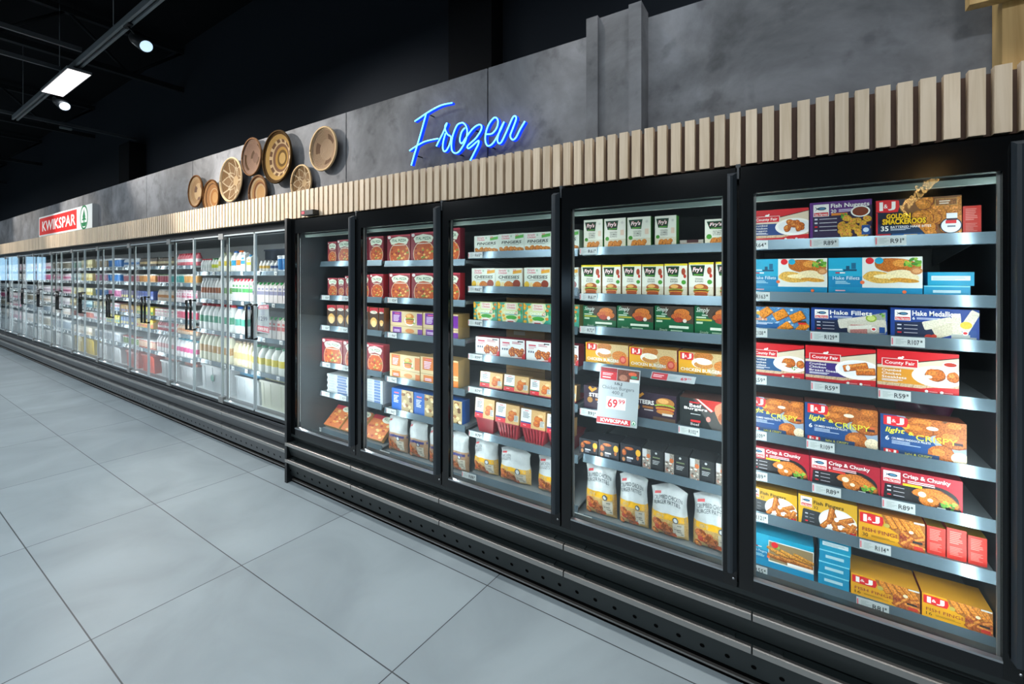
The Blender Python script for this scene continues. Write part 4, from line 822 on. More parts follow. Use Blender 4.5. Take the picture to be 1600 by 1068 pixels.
pack(0, 7, 1172, 1272, 828, lambda A: a_teal(A, .30, True), PK, C, 'teal box with picture of fish fingers', '#1292b6', '#25aad0', d=.1)
hh = .047
for k in range(4): pack(0, 7, 1278 + k, 1327 + k, 0, a_tealside2 if k < 3 else a_tealside, PK, C, 'teal carton %s of a stack of four' % ('at the bottom', 'second from the bottom', 'second from the top', 'on top')[k], '#118ab2', '#2aa8cc', d=.2, dz=k * (hh + .001), h=hh)
pack(0, 7, 1329, 1438, 893, lambda A: a_ij16(A), PK, C, 'yellow FISH FINGERS 16 box next to teal stack', '#a82028', '#d89a2a', d=.14)
pack(0, 7, 1440, 1552, 924, lambda A: a_ij16(A), PK, C, 'yellow FISH FINGERS 16 box at cabinet end', '#a82028', '#d89a2a', d=.14)
# purple bags standing far back at the end of the shelves
for k, (r, hgt) in enumerate([(0, .15), (4, .17), (5, .14)]):
    m = bag_mesh(.2, hgt, .09, lambda A: A.r(.2, .4, .8, .6, '#7a4a68'), 20 + k, '#5c1a3e', '#4a1634'); o = m.obj('frozen_vegetable_bag', loc=(2.42, FA + .14, ZR[0][r]))
    tag(o, 'dark purple frozen bag deep in the cabinet corner, ' + place(0, r), 'bag')
# second door
xs = [(912, 942), (944, 978), (980, 1017), (1023, 1057)]
run(1, 0, xs, [344, 342, 340, 338], a_frys, PK, C, 'white schnitzel box', side='#4f9e3f', d=.06)
pack(1, 0, 1062, 1099, 0, lambda A: (A.r(0, 0, 1, 1, '#a8a498'), A.r(.3, .5, .8, 1, '#4a2a2a'), A.r(.1, .1, .9, .4, '#b88a6a')), PK, C, 'schnitzel box lying flat in the gap', '#a8a498', '#c8c4b4', d=.2, h=.026)
pack(1, 0, 1101, 1150, 343, a_frys, PK, C, 'white and green schnitzel box right of the gap', '#4f9e3f', d=.06)
run(1, 1, [(908, 939), (941, 970), (972, 1002), (1003, 1037), (1038, 1074), (1076, 1115), (1118, 1154)], [414, 414, 413, 413, 412, 410, 409], lambda A: a_frys(A, True), PK, C, 'yellow-topped burgers box', side='#c8a46a', top='#d8c82a', d=.08)
run(1, 2, [(911, 963), (964, 1021), (1023, 1084), (1085, 1152)], [477, 477, 477, 477.5], a_greenfry, PK, C, 'dark green box', side='#0f5a36', top='#2c3a2c', d=.1)
run(1, 3, [(915, 982), (983, 1058), (1060, 1150)], [534, 541, 548], a_ijburger, PK, C, 'yellow CHICKEN BURGERS box', side='#b8242c', top='#c8902a', d=.1)
run(1, 4, [(912, 985), (986, 1057)], [601, 609], a_steers, PK, C, 'dark purple STEERS burger box', side='#241420', top='#38242c', d=.14)
pack(1, 4, 1062, 1151, 619, a_beef, PK, C, 'black Beef Burgers box', '#202424', '#6a4438', d=.14)
run(1, 5, [(905, 934), (935, 967), (969, 1002)], [683, 686, 691], a_darkA, PK, C, 'black box with golden picture', side='#14171e', top='#23262c', d=.12)
run(1, 5, [(1003, 1037), (1038, 1076), (1077, 1117), (1118, 1153)], [699, 706, 714, 722], a_darkB, PK, C, 'charcoal box with picture strip', side='#222426', top='#35383a', d=.12)
run(1, 6, [(909, 961), (962, 1011), (1012, 1075), (1078, 1150)], [722, 738, 757, 769], a_bagY, 'frozen_food_bag', 'bag', 'yellow-striped patties bag', kind='bag', d=.10)
# middle door
run(2, 0, [(741, 779), (779, 819), (819, 861), (862, 905)], [369, 366, 364, 361], lambda A: a_frag(A, 'FINGERS'), PK, C, 'pale green FINGERS box', side='#d9e0d6', d=.06)
run(2, 1, [(737, 774), (774, 816), (819, 860), (861, 904)], [419, 419, 418, 418], lambda A: a_frag(A, 'CHEESIES', '#d9a03a', 'c'), PK, C, 'pale CHEESIES box', side='#d9d2c0', d=.06)
run(2, 2, [(740, 777), (778, 817), (818, 861), (862, 905)], [471, 472, 473.5, 475], a_kids, PK, C, 'green and yellow chicken box', side='#cfc98a', d=.06)
run(2, 3, [(743, 780), (781, 820), (822, 861), (862, 904)], [525, 528, 532, 536], a_ribs, PK, C, 'red and white chicken box', side='#a8283a', d=.08)
def sleeve_tray(b, r, x0, x1, yt, band, tr, i, n, desc, th):
    y0, y1 = PY(XF, x0), PY(XF, x1); w_ = y0 - y1 - .006; zb = ZR[b][r]; H_ = P(XF, x0, yt)[1] - zb
    t = thing('chicken_tray', (XF, (y0 + y1) / 2, zb), desc + ', %s of %s from the dairy end, ' % (ORDN[i], NUM[n]) + place(b, r), 'food tray', desc + ' row')
    m = MB(); a, c = .36 * w_, .47 * w_
    for q in range(14):
        u0, u1 = -a + 2 * a * q / 14, -a + 2 * a * (q + 1) / 14; v0, v1 = -c + 2 * c * q / 14, -c + 2 * c * (q + 1) / 14; dx = .004 * (q % 2)
        m.add([(.016 + dx, u0, 0), (.016 + dx, u1, 0), (.002 + dx, v1, th), (.002 + dx, v0, th)], [(0, 3, 2, 1)], 'plastic', tr)
    m.add([(.02, -a, 0), (.02, a, 0), (.16, a, 0), (.16, -a, 0), (.006, -c, th), (.006, c, th), (.18, c, th), (.18, -c, th)], [(3, 2, 1, 0), (0, 1, 5, 4), (1, 2, 6, 5), (2, 3, 7, 6), (3, 0, 4, 7)], 'plastic', tr)
    m.box(-.002, .186, -w_/2, w_/2, th, th + .005, 'plastic', tr); m.obj('tray', t)
    mb = box_mesh(w_, H_ - th - .006, .05, lambda A: a_traylabel(A, band), '#b8905c', None, i + 1); mb.obj('printed_sleeve', t, (0, 0, th + .0055)).rotation_euler = (0, .10, 0)
for i, (x0, x1) in enumerate([(749, 785), (786, 826), (827, 862), (864, 901)]): sleeve_tray(2, 4, x0, x1, [579, 584, 592, 597][i], '#2a6a48', '#a83038', i, 4, 'flat burger tray', .012)
for i, (x0, x1) in enumerate([(741, 772), (773, 811), (812, 852), (853, 896)]): sleeve_tray(2, 5, x0, x1, [620, 628, 637, 646][i], '#2c3f80', '#a02e38', i, 4, 'red sleeved tray', .088)
run(2, 6, [(733, 772), (773, 824), (832, 888)], [684, 698, 710], a_bagN, 'frozen_food_bag', 'bag', 'yellow-striped nuggets bag', kind='bag', d=.12)
# fourth door
run(3, 0, [(605, 641), (642, 680), (682, 719)], [368, 364, 358], a_ital, PK, C, 'maroon pizza box', side='#7d1c2c', top='#a03040', d=.05)
run(3, 1, [(608, 641), (643, 680), (682, 719)], [427, 426.5, 426], a_ital, PK, C, 'red-rimmed maroon pizza box', side='#a8242c', top='#b84450', d=.05)
run(3, 2, [(610, 660), (661, 716)], [485, 488], a_burgerpack, PK, C, 'cream and purple burger box', side='#b89a62', d=.12)
run(3, 3, [(609, 656), (657, 716)], [551, 556], lambda A: a_burgerpack(A, '#c8702c'), PK, C, 'cream and orange burger box', side='#b89a62', d=.12)
run(3, 4, [(612, 646), (647, 683), (684, 722)], [605, 612, 620], a_cookie, PK, C, 'blue cookie box', side='#1a5fb4', d=.08)
run(3, 5, [(600, 631), (633, 662), (664, 694), (696, 727)], [647, 656, 666, 674], a_bagW, 'frozen_food_bag', 'bag', 'purple-striped white bag', kind='bag', d=.1, low='#a8886a', split=.56)
# farthest door
run(4, 0, [(512, 526), (527, 549), (550, 574), (576, 599)], [378, 375, 372, 370], a_ital, PK, C, 'maroon pizza box', side='#7d1c2c', d=.05)
run(4, 1, [(512, 527), (528, 538), (539, 556), (558, 577), (578, 599)], [434, 434, 431, 429, 428], a_ital, PK, C, 'red pizza box', side='#a8242c', d=.05)
run(4, 2, [(511, 525), (526, 538), (539, 556), (557, 576), (577, 591), (592, 600)], [476, 476, 477, 478, 480, 481], a_slices, PK, C, 'pizza base pack', side='#8a5a3a', d=.05)
run(4, 3, [(503, 535), (536, 570), (572, 599)], [528, 532, 536], a_ital, PK, C, 'white-labelled red pizza box', side='#a8242c', top='#b84450', d=.06)
for k in range(7): pack(4, 4, 511 + (k % 2), 548 - (k % 3), 0, a_whitepack, 'frozen_meal_pack', 'food pack', 'white and blue pack, %s of a stack of seven' % ('lowest', 'second lowest', 'third lowest', 'middle', 'third highest', 'second highest', 'topmost')[k], '#c3cbce', '#d3dadc', d=.2, dz=k * .0215, h=.0205)
for k, (x0, x1) in enumerate([(574, 598)]):
    for q in range(8): pack(4, 4, x0, x1, 0, a_whitepack, 'frozen_meal_pack', 'food pack', 'pale pack %s of a stack of eight' % ('lowest', 'second lowest', 'third lowest', 'fourth lowest', 'fourth highest', 'third highest', 'second highest', 'topmost')[q], '#c3cbce', '#d3dadc', d=.2, dz=q * .0215, h=.0205)
for i, (x0, x1) in enumerate([(507, 531), (533, 562), (565, 598)]):
    y0, y1 = PY(2.2, x0), PY(2.2, x1); mb = box_mesh(y0 - y1 - .006, .19, .03, a_pizzapack, '#c89a5a', None, i + 2); o = mb.obj('pizza_pack', loc=(2.19, (y0 + y1)/2, ZR[4][5] + .004)); o.rotation_euler = (0, .85, 0); o.location.z += .024
    tag(o, 'orange wrapped pizza leaning back, %s of three from dairy end, ' % ORDN[i] + place(4, 5), 'pizza', 'wrapped pizzas leaning back')
# shipping cartons deep on the shelves behind the third door
for k, (r, x0, x1, hgt) in enumerate([(2, 745, 765, .13), (3, 745, 775, .15), (4, 742, 790, .14)]):
    X = 2.5; y0 = FZ[3] - .03; m = box_mesh(.30, hgt, .25, a_card, '#b89058', '#c8a066', k); o = m.obj('cardboard_box', loc=(X, y0 - .2, ZR[2][r]))
    tag(o, 'brown cardboard box stored behind the front goods, ' + place(2, r), 'cardboard box')

# promotional card hanging from the fourth shelf of the second door
Xc = 2.15
def card_mesh(X, c4, paint, name, label, cat):
    """upright printed card; c4 are its measured corners (top left, top right, bottom right, bottom left)"""
    pts = [P(X, *c) for c in c4]; mb = MB()
    def surf(u, v, d):
        y = (pts[3][0] * (1 - u) + pts[2][0] * u) * (1 - v) + (pts[0][0] * (1 - u) + pts[1][0] * u) * v; z = (pts[3][1] * (1 - u) + pts[2][1] * u) * (1 - v) + (pts[0][1] * (1 - u) + pts[1][1] * u) * v
        return (-d - .0012, y, z)
    fr = [surf(0, 0, 0), surf(1, 0, 0), surf(1, 1, 0), surf(0, 1, 0)]; bk = [(0, p[1], p[2]) for p in fr]
    mb.add(fr + bk, [(0, 1, 2, 3), (7, 6, 5, 4), (0, 4, 5, 1), (1, 5, 6, 2), (2, 6, 7, 3), (3, 7, 4, 0)], 'card', '#a6b0b4'); paint(Art(mb, surf, 'card', 3, 0, .68))
    return tag(mb.obj(name, loc=(X, 0, 0)), label, cat)
def a_promo(A):
    A.r(.03, .78, .44, .985, '#c0202c'); A.r(.03, .92, .44, .985, '#8c1c28'); A.lines(.08, .85, .40, .90, 2, '#e8b8bc'); A.lines(.08, .8, .36, .84, 1, '#f0c0c4')
    A.r(.45, .78, .98, .98, '#6a3a2c', .8); A.e(.6, .84, .1, .08, '#a8705a', .6); A.e(.82, .92, .1, .05, '#d8603a', .5); A.e(.86, .87, .08, .04, '#2c8a6a', .3); A.r(.76, .78, .98, .83, '#dfe6e8')
    A.t('I&J', .40, .69, .58, .75, '#3a4246', .01); A.t('Chicken Burgers', .09, .60, .88, .68, '#4a5256', 0); A.t('400 g', .34, .52, .62, .60, '#4a5256', 0)
    A.r(.22, .28, .70, .49, '#eef2f2'); A.t('69', .25, .30, .50, .46, '#c8202c', .05); A.t('99', .52, .38, .68, .46, '#c8202c', .04)
    A.r(.0, .02, .84, .12, '#c8202c'); A.t('KWIKSPAR', .1, .04, .80, .105, WHT, .05); A.fir(.92, .08, .055)
card_mesh(Xc, [(938, 571), (1001, 579), (995, 669), (932, 660)], a_promo, 'promotional_card', 'white price card reading 69 99 hanging before the burger boxes', 'price card')
def a_deal(A): A.r(.02, .06, .38, .94, '#c0303a'); A.lines(.05, .3, .35, .75, 2, '#f0c8cc'); A.lines(.42, .3, .62, .7, 2, '#8fa2a6'); A.t('69', .68, .3, .82, .72, '#c8303a', .04); A.t('99', .83, .5, .91, .72, '#c8303a', .02)
card_mesh(2.15, [(1019, 580), (1088, 589), (1085, 600), (1016, 591)], a_deal, 'shelf_talker', 'narrow red and white price strip under the yellow burger boxes', 'price strip')

# ================================================================ wall decoration
def basket(px, py, ry, pat, label, rim='#5a3c22', n=64, k=18):
    X = 2.115; y, z = P(X, px, py); zz = FPX * X / (CT * (px + 264)); r = ry * zz / FPX; mb = MB(); d = r * .26
    def prof(t): return r * t, d * (1 - t ** 2.1) # bowl open toward the shop
    pts = []
    for j in range(k + 1):
        rr, dd = prof(j / k); dd = min(dd, d * .92)
        for i in range(n):
            a = 2 * math.pi * i / n; pts.append((dd - d, rr * math.cos(a), rr * math.sin(a)))
    pts = [(p[0] + .0, p[1], p[2]) for p in pts]; o = 0; mb.v.extend(pts); mi = mb.mi('basket')
    for j in range(k):
        for i in range(n):
            t = (j + .5) / k; a = 2 * math.pi * (i + .5) / n
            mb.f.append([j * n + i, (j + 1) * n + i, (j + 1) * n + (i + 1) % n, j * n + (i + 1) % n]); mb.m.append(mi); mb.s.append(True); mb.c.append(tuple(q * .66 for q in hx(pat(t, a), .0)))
    # outer skin
    o = len(mb.v); mb.v.extend([(p[0] + .012, p[1] * .985, p[2] * .985) for p in pts])
    for j in range(k):
        for i in range(n): mb.f.append([o + j * n + i, o + j * n + (i + 1) % n, o + (j + 1) * n + (i + 1) % n, o + (j + 1) * n + i]); mb.m.append(mi); mb.s.append(True); mb.c.append(hx('#8a6a48'))
    ring = [(-d - .0 + .004, r * 1.0 * math.cos(2 * math.pi * i / 48), r * 1.0 * math.sin(2 * math.pi * i / 48)) for i in range(49)]
    mb.tube(ring, .009, 'basket', 8, rim)
    return tag(mb.obj('woven_basket', loc=(2.140, y, z)), label, 'basket')
def bm_():
    m = printed('woven_basket', .95, .03); co = nd(m, 'ShaderNodeTexCoord'); g = nd(m, 'ShaderNodeVectorMath', operation='MULTIPLY'); g.inputs[1].default_value = (0, 1, 1); lk(m, co.outputs['Object'], g.inputs[0])
    le = nd(m, 'ShaderNodeVectorMath', operation='LENGTH'); lk(m, g.outputs[0], le.inputs[0]); mu = nd(m, 'ShaderNodeMath', operation='MULTIPLY'); mu.inputs[1].default_value = 700; lk(m, le.outputs['Value'], mu.inputs[0])
    si = nd(m, 'ShaderNodeMath', operation='SINE'); lk(m, mu.outputs[0], si.inputs[0]); bp = nd(m, 'ShaderNodeBump'); bp.inputs['Strength'].default_value = .6; bp.inputs['Distance'].default_value = .004
    lk(m, si.outputs[0], bp.inputs['Height']); lk(m, bp.outputs[0], bsdf(m).inputs['Normal']); return m
M['basket'] = bm_()
TAN, LT, DK, OC, MAU = '#a98a68', '#c7ac86', '#6b4f38', '#b08a4c', '#7d6558'
def star(t, a): # pale net over brown
    if t < .22: return LT
    k = 5; f = (a * k / (2 * math.pi)) % 1; w_ = abs(f - .5) * 2
    for zig in (.42 + .46 * w_, .30 + .34 * (1 - w_)):
        if abs(t - zig) < .028: return '#d6c3a4'
    if t > .94 or abs(f - .5) * t * 2 * math.pi / k < .03: return '#d6c3a4'
    return '#85694a' if t > .42 + .46 * w_ else '#94785a'
def rings(bands):
    def f(t, a):
        for lim, c in bands:
            if t < lim: return c(a) if callable(c) else c
        return bands[-1][1]
    return f
def patch(base, dark, n, ph=0): return lambda a: dark if ((a * n / (2 * math.pi) + ph) % 1) < .4 else base
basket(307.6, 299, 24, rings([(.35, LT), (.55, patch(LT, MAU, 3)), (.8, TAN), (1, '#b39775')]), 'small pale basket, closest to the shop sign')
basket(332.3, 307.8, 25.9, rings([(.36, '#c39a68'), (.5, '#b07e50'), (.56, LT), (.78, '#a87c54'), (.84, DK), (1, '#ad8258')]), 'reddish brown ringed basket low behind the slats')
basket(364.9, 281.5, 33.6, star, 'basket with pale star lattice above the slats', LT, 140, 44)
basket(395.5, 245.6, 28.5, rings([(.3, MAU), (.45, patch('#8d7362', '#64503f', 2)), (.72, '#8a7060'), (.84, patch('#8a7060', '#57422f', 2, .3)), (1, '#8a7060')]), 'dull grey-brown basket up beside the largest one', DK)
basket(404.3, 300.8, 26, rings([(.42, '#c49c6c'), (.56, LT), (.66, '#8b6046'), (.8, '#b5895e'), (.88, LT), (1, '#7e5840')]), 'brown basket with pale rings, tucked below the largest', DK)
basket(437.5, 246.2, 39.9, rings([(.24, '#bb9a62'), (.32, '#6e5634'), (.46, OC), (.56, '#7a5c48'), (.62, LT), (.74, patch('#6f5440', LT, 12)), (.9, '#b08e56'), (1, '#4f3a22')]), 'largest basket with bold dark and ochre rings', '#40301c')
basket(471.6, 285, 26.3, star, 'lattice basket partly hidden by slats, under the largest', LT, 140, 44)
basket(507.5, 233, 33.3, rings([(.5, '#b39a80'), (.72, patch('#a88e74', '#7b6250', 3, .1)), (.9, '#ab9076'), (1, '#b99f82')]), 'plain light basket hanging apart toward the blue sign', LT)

# neon lettering: bent glass tube on a housing
def smooth(pts, n=6):
    out = []; N = len(pts)
    for i in range(N - 1):
        p0, p1, p2, p3 = (pts[max(i - 1, 0)], pts[i], pts[i + 1], pts[min(i + 2, N - 1)])
        for k in range(n):
            t = k / n; out.append(tuple(.5 * (2 * b + (c - a) * t + (2 * a - 5 * b + 4 * c - d) * t * t + (3 * b - a - 3 * c + d) * t ** 3) for a, b, c, d in zip(p0, p1, p2, p3)))
    return out + [pts[-1]]
STR = [[(295, 365), (340, 335), (405, 290), (480, 245), (560, 208), (655, 188)], [(405, 292), (370, 420), (330, 560), (290, 690), (262, 790)], [(245, 648), (300, 610), (380, 565), (450, 545), (520, 532)],
       [(503, 605), (530, 550), (570, 470), (605, 385), (588, 410), (590, 450), (612, 492), (645, 520), (625, 600), (592, 652), (568, 640), (568, 570), (592, 480)],
       [(755, 378), (705, 400), (665, 490), (648, 580), (655, 650), (690, 672), (730, 645), (780, 560), (800, 470), (785, 405), (755, 378)],
       [(778, 428), (745, 470), (728, 550), (750, 577), (790, 520), (850, 440), (905, 400), (937, 408), (930, 455), (880, 530), (805, 600), (812, 626), (850, 600), (905, 552), (908, 580), (870, 660), (822, 755)],
       [(985, 490), (1040, 482), (1085, 425), (1095, 355), (1062, 330), (1010, 390), (978, 480), (975, 560), (1000, 602), (1050, 572), (1110, 470), (1155, 370)],
       [(1155, 370), (1115, 450), (1090, 540), (1105, 577), (1132, 560), (1175, 470), (1235, 335), (1262, 316), (1270, 345), (1240, 430), (1214, 505), (1235, 542), (1268, 522), (1310, 440), (1355, 365)]]
XN = 2.075
t = thing('neon_sign', (XN, P(XN, 730, 200)[0], P(XN, 730, 200)[1]), 'blue neon sign spelling Frozen in script on the grey cladding', 'neon sign')
LN = ['capital_letter_top', 'capital_letter_stem', 'capital_letter_bar', 'letter_tube', 'letter_tube', 'letter_tube', 'letter_tube', 'letter_tube']
for s_, nm in zip(STR, LN):
    pts = [P(XN, 600 + x / 6.154, 130 + y / 6.154) for x, y in smooth(s_)]
    L0 = t.location; pp = [(0, y - L0.y, z - L0.z) for y, z in pts]
    MB().tube(pp, .0042, 'neon', 8).obj('neon_tube', t)
    q = [(.004, y, z) for _, y, z in pp]; m = MB()
    for i in range(len(q) - 1):
        a, b = Vector(q[i]), Vector(q[i + 1]); nrm = (b - a).cross(Vector((1, 0, 0))).normalized() * .0055; k = len(m.v)
        vs = [a + nrm, a - nrm, b - nrm, b + nrm]; m.add([tuple(v) for v in vs] + [(v.x + .022, v.y, v.z) for v in vs], [(0, 1, 2, 3), (7, 6, 5, 4), (0, 4, 5, 1), (1, 5, 6, 2), (2, 6, 7, 3), (3, 7, 4, 0)], 'neonback')
    m.obj('acrylic_backing', t)
for k, q_ in ((0, 2), (1, 3), (4, 5), (5, 5), (6, 8), (7, 6)):
    y, z = P(XN, 600 + STR[k][q_][0] / 6.154, 130 + STR[k][q_][1] / 6.154); MB().tube([(.02, y - L0.y, z - L0.z), (XP - XN, y - L0.y, z - L0.z)], .004, 'black', 6).obj('standoff', t)

# shop sign
X = 2.08; ya, yb = PY(X, 61), PY(X, 143.8); zb, zt = EYE + .1805 * X / CT, EYE + .2735 * X / CT
t = thing('shop_sign', (X, (ya + yb) / 2, zb), 'red and white sign box with green fir tree emblem', 'sign'); wd, hg = ya - yb, zt - zb
MB().box(.004, XP - X, -wd/2, wd/2, 0, hg, 'track').obj('housing', t)
mb = MB(); mb.box(0, .004, -wd/2, wd/2, 0, hg, 'signface', '#dfe3e2'); A = Art(mb, lambda u, v, d: (-d, wd/2 - u * wd, v * hg), 'signface', 1, 0, wd / hg)
A.r(.012, .08, .755, .93, '#d8201f'); A.t('KWIKSPAR', .075, .25, .735, .76, WHT, .03); A.e(.875, .5, .062, .062, '#0a7a48', n=40); A.e(.875, .5, .052, .052, '#e6ece8', n=40)
A.p([(.84, .38), (.91, .38), (.89, .5), (.9, .5), (.875, .86), (.85, .5), (.86, .5)], '#0a7a48'); A.p([(.868, .2), (.882, .2), (.882, .38), (.868, .38)], '#0a7a48'); A.p([(.83, .28), (.92, .28), (.9, .12), (.85, .12)], '#0a7a48')
def sm_():
    m = printed('lit_sign_face', .65, .1); at = nd(m, 'ShaderNodeAttribute', attribute_name='Col'); lk(m, at.outputs['Color'], bsdf(m).inputs['Emission Color']); bsdf(m).inputs['Emission Strength'].default_value = .06; return m
M['signface'] = sm_(); mb.obj('sign_face', t)
MB().tube([(.02, -wd/2 + .03, hg), (.02, wd/2 - .03, hg)], .012, 'track', 6).obj('top_edge', t)

# warm neon script on the wall across the aisle (it shows mirrored in the nearest glass door)
cu = bpy.data.curves.new('butchery', 'FONT'); cu.body = 'Butchery'; cu.size = .62; cu.shear = .45; cu.fill_mode = 'NONE'; cu.bevel_depth = .006; cu.resolution_u = 3
o = bpy.data.objects.new('butchery_sign', cu); COL.objects.link(o); dg = bpy.context.evaluated_depsgraph_get(); dg.update(); me = bpy.data.meshes.new_from_object(o.evaluated_get(dg)); bpy.data.objects.remove(o)

xm = max(v.co.x for v in me.vertices)
for v in me.vertices: v.co.x *= .52 / xm; v.co.y = v.co.y * .62 - 1.15 * v.co.x
me.materials.clear(); me.materials.append(M['neonwarm']); o = bpy.data.objects.new('butchery_sign', me); COL.objects.link(o); o.location = (XO + .08, -2.16, 3.25); o.rotation_euler = (math.pi/2, 0, math.pi/2)
tag(o, 'warm glowing script sign on the wall across the aisle, seen mirrored', 'sign')
# small fittings on top of the doors
y, z = P(1.94, 487, 333)
t = thing('temperature_display', (1.90, y, 2.05), 'small dark box with red light on top of the farthest freezer door', 'display')
MB().box(0, .05, -.075, .075, 0, .036, 'black').obj('case', t); MB().box(-.002, 0, .03, .062, .01, .028, 'redled').obj('indicator', t)


# ================================================================ goods in the dairy cabinet
ZB = 0
def proto_bottle(r, h, body, band, cap, sq=None, neck=.42, bz=(.3, .55), name='milk_bottle'):
    """bottle with shoulder, label band and a screw cap of its own"""
    m = MB(); b0, b1 = bz
    pr = [(r * .9, 0), (r, .012), (r, b0 * h), (r * 1.005, b0 * h + .001), (r * 1.005, b1 * h), (r, b1 * h + .001), (r, .62 * h), (r * .93, .70 * h), (r * .66, .82 * h), (r * neck, .89 * h), (r * neck, .93 * h)]
    cols = [body] * 3 + [band] * 2 + [body] * 5; m.lathe(pr, 'plastic', 14, sq=sq, cols=cols)
    c = MB(); rc = r * neck * 1.18; c.lathe([(rc, .915 * h), (rc, .99 * h), (rc * .9, h)], 'plastic', 12, cols=[cap] * 2); return m, c
def proto_tub(r, h, body, band, lid):
    m = MB().lathe([(r * .82, 0), (r * .86, h * .12), (r * .93, h * .5), (r * .97, h * .8), (r, h * .9)], 'plastic', 14, cols=[body, band, band, body]); c = MB().lathe([(r * 1.04, h * .9), (r * 1.04, h * .97), (r * .98, h)], 'plastic', 14, cols=[lid] * 2); return m, c
def proto_carton(w_, h, body, band, cap, d=None):
    d = d or w_; m = MB(); z1 = h * .84
    m.box(0, d, -w_/2, w_/2, 0, z1, 'plastic', body); o = [(0, -w_/2, z1), (0, w_/2, z1), (d, w_/2, z1), (d, -w_/2, z1), (d/2, -w_/2, h), (d/2, w_/2, h)]
    m.add(o, [(0, 4, 5, 1), (2, 5, 4, 3), (1, 5, 2), (3, 4, 0)], 'plastic', body); e = .0006
    m.add([(-e, w_/2, h * .40), (-e, -w_/2, h * .40), (-e, -w_/2, h * .58), (-e, w_/2, h * .58)], [(0, 1, 2, 3)], 'plastic', band)
    m.add([(-e, w_*.3, h * .64), (-e, -w_*.3, h * .64), (-e, -w_*.3, h * .74), (-e, w_*.3, h * .74)], [(0, 1, 2, 3)], 'plastic', band)
    m.v = [(x - d/2, y, z) for x, y, z in m.v]
    c = MB().lathe([(w_ * .2, h * .88), (w_ * .2, h * 1.0), (w_ * .17, h * 1.02)], 'plastic', 10, cx=-d * .22, cols=[cap] * 2); return m, c
def proto_box(w_, h, body, band, top, d=.1):
    m = MB().box(-d/2, d/2, -w_/2, w_/2, 0, h, 'card', body, {'+z': top}); e = d/2 + .0006
    for z0_, z1_, c_ in ((.15, .45, band), (.6, .8, top)): m.add([(-e, w_*.42, h * z0_), (-e, -w_*.42, h * z0_), (-e, -w_*.42, h * z1_), (-e, w_*.42, h * z1_)], [(0, 1, 2, 3)], 'card', c_)
    return m, None
def proto_crate(w_, h, d, col, lid, seal=None):
    m = MB(); t = .012
    m.prism([(-d/2, 0), (d/2, 0), (d/2 + .01, h), (-d/2 - .012, h)], -w_/2, w_/2, 'plastic', col); m.box(-d/2 - .022, d/2 + .02, -w_/2 - .004, w_/2 + .004, h - .02, h, 'plastic', col)
    for yy in (-w_ * .32, w_ * .1, w_ * .38): m.prism([(-d/2 - .004, .01), (-d/2 - .016, h - .02), (-d/2, h - .02)], yy, yy + .008, 'plastic', col)
    if seal: m.add([(-d/2 - .014, .07 * math.cos(k * math.pi / 10) * .6 + w_ * .1, h * .52 + .06 * math.sin(k * math.pi / 10) * .6) for k in range(20)][::-1], [tuple(range(20))], 'plastic', seal)
    c = MB().box(-d/2 + .02, d/2 - .02, -w_/2 + .02, w_/2 - .02, h, h + .03, 'plastic', lid); return m, c
def fill(mc, name, cat, label, group, X, z, ya, yb, pitch, n=None, caps=True, jit=.004, seed=1, part='cap'):
    """one prototype, then copies of it and of its part along the shelf from ya (near the viewer) to yb"""
    m, c = mc; R = random.Random(seed); me = m.mesh(name); ce = c.mesh(part) if c is not None else None
    if not caps and c is not None:
        m2 = MB(); m2.v = list(m.v); m2.f = [list(f) for f in m.f]; m2.c = list(m.c); m2.m = list(m.m); m2.s = list(m.s); m2.ms = list(m.ms); o_ = len(m2.v)
        m2.v += c.v; m2.f += [[i + o_ for i in f] for f in c.f]; m2.c += c.c; m2.m += [m2.mi(c.ms[q]) for q in c.m]; m2.s += c.s; me = m2.mesh(name); ce = None
    n = n or max(1, int((yb - ya) / pitch + .06)); st = (yb - ya) / n; first = None
    for i in range(n):
        if first is None:
            o = bpy.data.objects.new(name, me); COL.objects.link(o); first = o
            tag(o, label, cat, group)
            if ce is not None: ch = bpy.data.objects.new(part, ce); COL.objects.link(ch); ch.parent = o
        else:
            o = first.copy(); COL.objects.link(o)
            for k in list(first.children): kk = k.copy(); COL.objects.link(kk); kk.parent = o
        o.location = (X + (R.random() - .5) * jit, ya + (i + .5) * st + (R.random() - .5) * jit * .4, z); o.rotation_euler = (0, 0, (R.random() - .5) * (0 if name in ('storage_crate', 'dairy_box') else .12))
    return n
XI = 2.255
def seg(r, xa, xb, yt, kind, body, band, cap, pitch, label, group, rad=None, seed=1, **kw):
    """row r of the first dairy bay, between photo columns xa < xb, item tops at photo row yt (read at xb)"""
    z = DROWS0[r]; ya, yb = PY(XI, xb), PY(XI, xa); ya = 3.40 if xb == 449 else ya; hgt = P(XI, xb, yt)[1] - z; rad = rad or pitch * .485
    if kind == 'jug': mc = proto_bottle(rad, hgt, body, band, cap, sq=4, neck=.45, **kw); nm, ct = 'milk_bottle', 'milk bottle'
    elif kind == 'bottle': mc = proto_bottle(rad, hgt, body, band, cap, **kw); nm, ct = 'drink_bottle', 'bottle'
    elif kind == 'carton': mc = proto_carton(rad * 2, hgt, body, band, cap); nm, ct = 'milk_carton', 'carton'
    elif kind == 'tub': mc = proto_tub(rad, hgt, body, band, cap); nm, ct = 'yoghurt_tub', 'tub'
    return fill(mc, nm, ct, label, group, XI, z, ya, yb, pitch, seed=seed)
b1 = 'behind the first dairy doors'
seg(0, 437, 449, 399, 'tub', '#d8e2ea', '#2b79b8', '#e8eef2', .075, 'blue and white tub on top shelf beside the freezer end', 'blue and white tubs on the top shelf')
